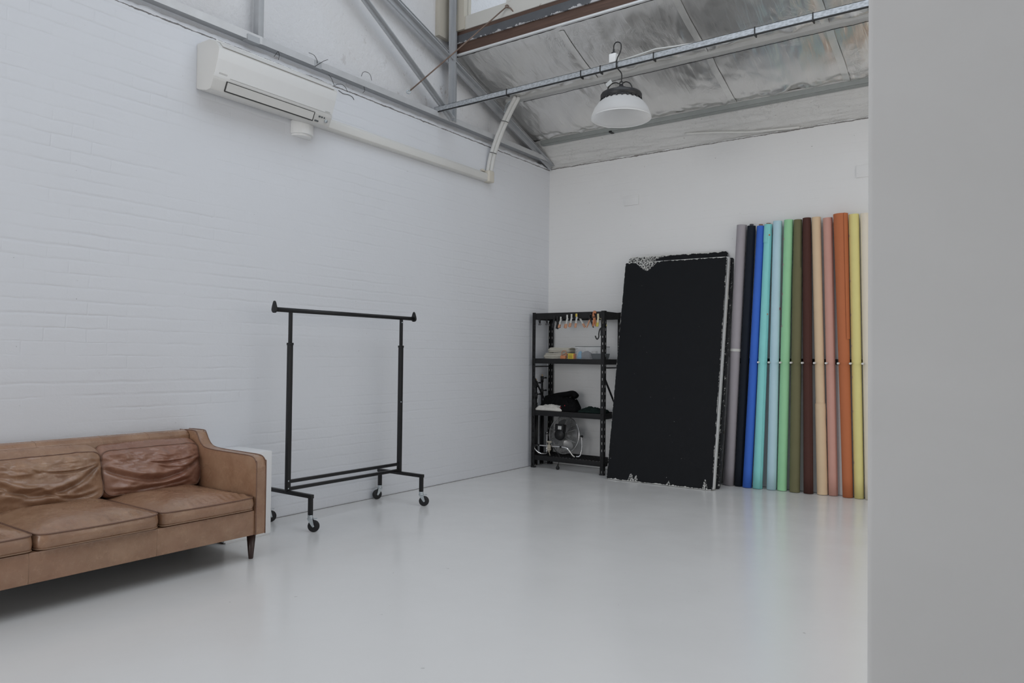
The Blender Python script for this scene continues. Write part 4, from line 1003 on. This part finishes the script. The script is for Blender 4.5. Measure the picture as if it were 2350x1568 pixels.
# ------------------------------------------------------------------ leaning boards
def lean_board(name, bl, br, topz, ytop, th, face, side, lab, round_=.02, extra=None, H=None):
    """board whose object frame lies in its own plane: x along the width, z up the board, y its thickness"""
    bl, br = Vector((*bl, 0)), Vector((*br, 0)); U = (br - bl); W = U.length; U.normalize()
    n = Vector((-U.y, U.x, 0))             # points away from the viewer
    yb = bl.y; dy = ytop - yb
    Vv = (n * dy + Vector((0, 0, topz))).normalized(); Hh = H or math.hypot(dy, topz)
    Nn = Vv.cross(U).normalized()           # out of the front
    Y = -(U.cross(Vv)) if U.cross(Vv).y < 0 else U.cross(Vv)
    Y = Vv.cross(U); 
    if Y.y < 0: Y = -Y
    # right-handed basis U, Y, V
    if U.cross(Y).dot(Vv) < 0: pass
    mat = Matrix((U, Y, Vv)).transposed().to_4x4()
    lift = 0.0015 + max(0, -(Y.z * th))
    mat.translation = bl + Vector((0, 0, lift))
    r = round_; poly = []
    for cx, cz, a0 in ((W - r, r, -PI / 2), (W - r, Hh - r, 0), (r, Hh - r, PI / 2), (r, r, PI)):
        for k in range(6): poly.append((cx + r * math.cos(a0 + PI / 2 * k / 5), cz + r * math.sin(a0 + PI / 2 * k / 5)))
    root = bpy.data.objects.new(name, None); COL.objects.link(root); root.matrix_world = mat; root.empty_display_size = .1
    props(root, lab, 'board', 'painted boards leaning on the back wall')
    mb = MB(); mb.prism(poly, (0, 0, 0), (1, 0, 0), (0, 0, 1), (0, 1, 0), .0015, th)
    obj('core', mb, side, root, local=True)
    mb = MB(); mb.prism(poly, (0, 0, 0), (1, 0, 0), (0, 0, 1), (0, 1, 0), -.001, .0015)
    obj('painted_face', mb, face(W, Hh) if callable(face) else face, root, local=True)
    return root
lean_board('black_board', (1.105, -.472), (2.200, -.430), 2.262, -.052, .014, lambda W, H: board_mat('black_board_paint', W, H, 0, 1., (.22, .12)), M['edge'], 'front black painted board with flaking white edges leaning on the stack')
lean_board('white_board', (1.125, -.455), (2.214, -.412), 2.262, -.010, .040, M['boardface'], M['whiteboard'], 'thick white board directly behind the front black board')
lean_board('torn_black_board', (1.10, -.395), (2.185, -.350), 2.335, .040, .016, lambda W, H: board_mat('torn_board_paint', W, H, -.004, 1.15, (.0, .42), .05), M['edge'], 'taller board with torn black paint peeking above the front board', .05)
lean_board('dark_board', (1.14, -.355), (2.232, -.310), 2.262, .062, .014, M['edge'], M['edge'], 'rearmost thin dark board with chipped edges', .02)

# ------------------------------------------------------------------ backdrop rolls
ROLLS = [ # name colour, floor x, y, top x, top z, r bottom, r top
 ('light grey', (122, 118, 122), 2.216, -.014, 2.314, 2.575, .052, .048),
 ('blue-black', (20, 24, 31), 2.313, -.010, 2.410, 2.557, .040, .0405),
 ('royal blue', (48, 82, 155), 2.405, -.035, 2.500, 2.548, .043, .036),
 ('turquoise', (108, 165, 163), 2.503, -.028, 2.574, 2.556, .046, .038),
 ('pale blue', (140, 163, 172), 2.627, -.005, 2.660, 2.580, .044, .041),
 ('mint green', (118, 160, 124), 2.719, .020, 2.764, 2.582, .0425, .042),
 ('olive green', (84, 82, 60), 2.837, .014, 2.850, 2.575, .044, .039),
 ('dark brown', (60, 38, 34), 2.959, .020, 2.930, 2.584, .044, .038),
 ('tan', (165, 145, 120), 3.076, .048, 3.013, 2.582, .042, .040),
 ('dusty pink', (155, 118, 108), 3.168, .058, 3.116, 2.566, .041, .041),
 ('terracotta orange', (142, 84, 56), 3.293, .048, 3.226, 2.589, .044, .060),
 ('pale yellow', (170, 162, 108), 3.386, .058, 3.339, 2.576, .040, .044),
 ('off-white', (172, 165, 152), 3.475, .058, 3.432, 2.575, .041, .040)]
place = ['leftmost full-height roll beside the black boards', 'between the light grey and royal blue rolls', 'with a cardboard core showing at its top', 'with small orange specks near its top', 'between the turquoise and mint green rolls', 'with pink tape dots down its left side', 'with a wrapped seam below its top', 'between the olive and tan rolls', 'with a flap of paper loose at its lower right', 'between the tan and terracotta rolls', 'flaring widest at its top', 'second from the right partition edge', 'half hidden by the right partition']
def roll_obj(i):
    nm, rgb, bx, by, tx, tz, rb, rt = ROLLS[i]
    k = 1.95
    mat = paper('paper_' + nm.replace(' ', '_').replace('-', '_'), alb(*rgb, k))
    t = thing('backdrop_roll', (bx, by, 0), nm + ' paper backdrop roll ' + place[i], 'backdrop roll', 'paper backdrop rolls standing along the back wall')
    ty = .045 if i != 10 else .03
    A = Vector((bx, by, .004)); B = Vector((tx, ty, tz)); W = (B - A).normalized()
    U = Vector((1, 0, 0)) - W * W.x; U.normalize(); V = W.cross(U)
    def P(s_, a, dr=0.):
        r = rb + (rt - rb) * max(0, s_) ** (1.0 if i != 10 else 1.6) + dr
        return A.lerp(B, s_) + (U * math.cos(a) + V * math.sin(a)) * r
    nn = 56; a0 = [-2.6, -.7, -2.8, -.75, 1.5, 2.0, -.6, -.9, .5, -.55, 1.2, -2.9, 1.6][i]
    mb = MB(); rows = 14; v = []; f = []
    for r_ in range(rows + 1):
        for k_ in range(nn + 1):
            a = a0 + 2 * PI * k_ / nn; v.append(P(r_ / rows, a, -.0013 * (1 - k_ / nn) + .0006 * nz(r_ * .8, k_ * .2, i)))
    for r_ in range(rows):
        for k_ in range(nn): f.append((r_ * (nn + 1) + k_, r_ * (nn + 1) + k_ + 1, (r_ + 1) * (nn + 1) + k_ + 1, (r_ + 1) * (nn + 1) + k_))
        f.append((r_ * (nn + 1) + nn, r_ * (nn + 1), (r_ + 1) * (nn + 1), (r_ + 1) * (nn + 1) + nn))
    f.append(tuple(range(nn, -1, -1))); 
    mb.vf(v, f, True)
    # recessed top end
    mb.vf([P(1, 2 * PI * k_ / nn, -.001) for k_ in range(nn)] + [P(1, 2 * PI * k_ / nn, -rt + .020) - W * .002 for k_ in range(nn)], [(k_, (k_ + 1) % nn, nn + (k_ + 1) % nn, nn + k_) for k_ in range(nn)])
    obj('paper', mb, mat, t)
    ext = {1: .020, 2: .018, 3: .013}.get(i, -.004)
    obj('core', MB().tube([B - W * .12, B + W * ext], .019 if i != 3 else .021, 20), M['cardboard'] if i != 1 else M['greystuff'], t, label='cardboard core' if i in (2, 3) else None)
    def sheet(s0, s1, aa, ab, dr=.003, name='loose_flap', m_=None, lab=None, wav=.0):
        g = MB().grid(lambda u, v_: P(s0 + (s1 - s0) * v_, aa + (ab - aa) * u, dr + wav * nz(v_ * 14, 0, i) * (u ** 3)), 14, 12)
        obj(name, g, m_ or mat, t, label=lab)
    if i == 0: sheet(.512, .522, -PI, 0, .0025, 'band', M['whiteboard'], 'white paper band')
    if i == 3:
        sheet(.955, .961, -1.15, -.75, .001, 'speck', M['orange'], 'small orange speck'); sheet(.655, .66, -.8, -.5, .001, 'speck', M['orange'], 'small orange speck')
        sheet(.93, .995, -2.6, -1.4, .004, wav=.01)
    if i == 4:
        for s_ in (.30, .02): sheet(s_, s_ + .012, -2.95, -2.75, .002, 'red_tag', M['red'], 'small red tag')
        sheet(.667, .676, -.35, .0, .003, 'red_tag', M['red'], 'small red tag'); sheet(.955, .975, -2.9, -2.6, .002, 'red_tag', M['red'], 'small red tag')
    if i == 5:
        pk = simple('pink_tape', (.55, .38, .33), .7, bstr=0)
        for s_ in (.105, .275, .41, .52, .60, .72, .83, .925): sheet(s_, s_ + .008, -2.75, -2.3, .001, 'tape_dot', pk, 'pale pink tape dot')
        sheet(0, .602, -PI, 0, .0015, 'outer_wrap')
    if i == 6: sheet(0, .822, -PI * 1.05, .05 * PI, .003, 'outer_wrap')
    if i == 8: sheet(.0, .325, -PI, .1, .005, 'outer_wrap', wav=.006)
    if i == 10: sheet(.555, 1., -.9, .15, .006, 'outer_wrap')
    if i == 11:
        pk = simple('pink_tape_b', (.56, .42, .33), .7, bstr=0)
        for s_ in (.12, .3, .42, .53, .64, .76, .92): sheet(s_, s_ + .008, -2.7, -2.4, .001, 'tape_dot', pk, 'pale pink tape dot')
for i in range(13): roll_obj(i)
# short pale roll tucked behind the boards
t = thing('short_roll', (2.12, .04, 0), 'short narrow pale grey roll half hidden behind the black boards', 'backdrop roll')
obj('paper', MB().tube([(2.106, .045, .003), (2.19, .055, 1.27)], .024, 24), paper('paper_pale_grey', (.52, .51, .51)), t)
obj('stain', MB().box(2.125, 2.155, .018, .0215, .50, .53), M['cardboard'], t, label='brown stain')

# rail with white pegs that keeps the rolls apart
t = thing('peg_rail', (2.95, YW, 1.22), 'dark wall rail with white pegs between the backdrop rolls', 'rail')
obj('rail', MB().box(2.20, 3.62, YW - .012, YW, 1.205, 1.255), M['shelfmetal'], t)
obj('bracket', MB().box(2.20, 2.222, YW - .035, YW, 1.16, 1.27), M['blackmetal'], t)
for px_ in (2.521, 2.62, 2.725, 2.824, 2.925, 3.032, 3.134, 3.237, 3.339, 3.44, 3.545):
    yt = -.072; x = px_ - .306 * (yt + .1)
    obj('peg', MB().tube([(x - .012, YW - .01, 1.219), (x, yt + .008, 1.217), (x, yt, 1.217)], [.0095, .0095, .007], 14), M['pegwhite'], t)

# ------------------------------------------------------------------ light
wd = bpy.data.worlds.new('overcast_sky'); SC.world = wd; wd.use_nodes = True
bg = wd.node_tree.nodes['Background']; bg.inputs[0].default_value = (.89, .945, 1.02, 1); bg.inputs[1].default_value = 1.05
def area(name, loc, rot, sx, sy, power, col=(1, 1, 1)):
    l = bpy.data.lights.new(name, 'AREA'); l.shape = 'RECTANGLE'; l.size = sx; l.size_y = sy; l.energy = power; l.color = col
    o = bpy.data.objects.new(name, l); COL.objects.link(o); o.location = loc; o.rotation_euler = rot; return o
area('overhead_fill', (3.9, -3.6, 5.70), (0, 0, 0), 5.2, 2.4, 36, (.80, .90, 1.))  # added overhead fill lamp, out of view under the roof opening
area('rear_fill', (1.4, RY + .1, 1.9), (math.radians(90), 0, 0), 2.2, 3.2, 99, (1., .985, .965))  # added fill lamp behind the camera; the rear wall has no door
area('side_fill', (LX1 - .05, -2.9, 2.3), (0, math.radians(90), 0), 2.4, 4.4, 43, (1., .94, .865))  # added fill lamp out of view; the side wall has no window

vs = SC.view_settings; vs.view_transform = 'Standard'; vs.look = 'None'; vs.gamma = 1; vs.exposure = 0.06; vs.use_curve_mapping = False
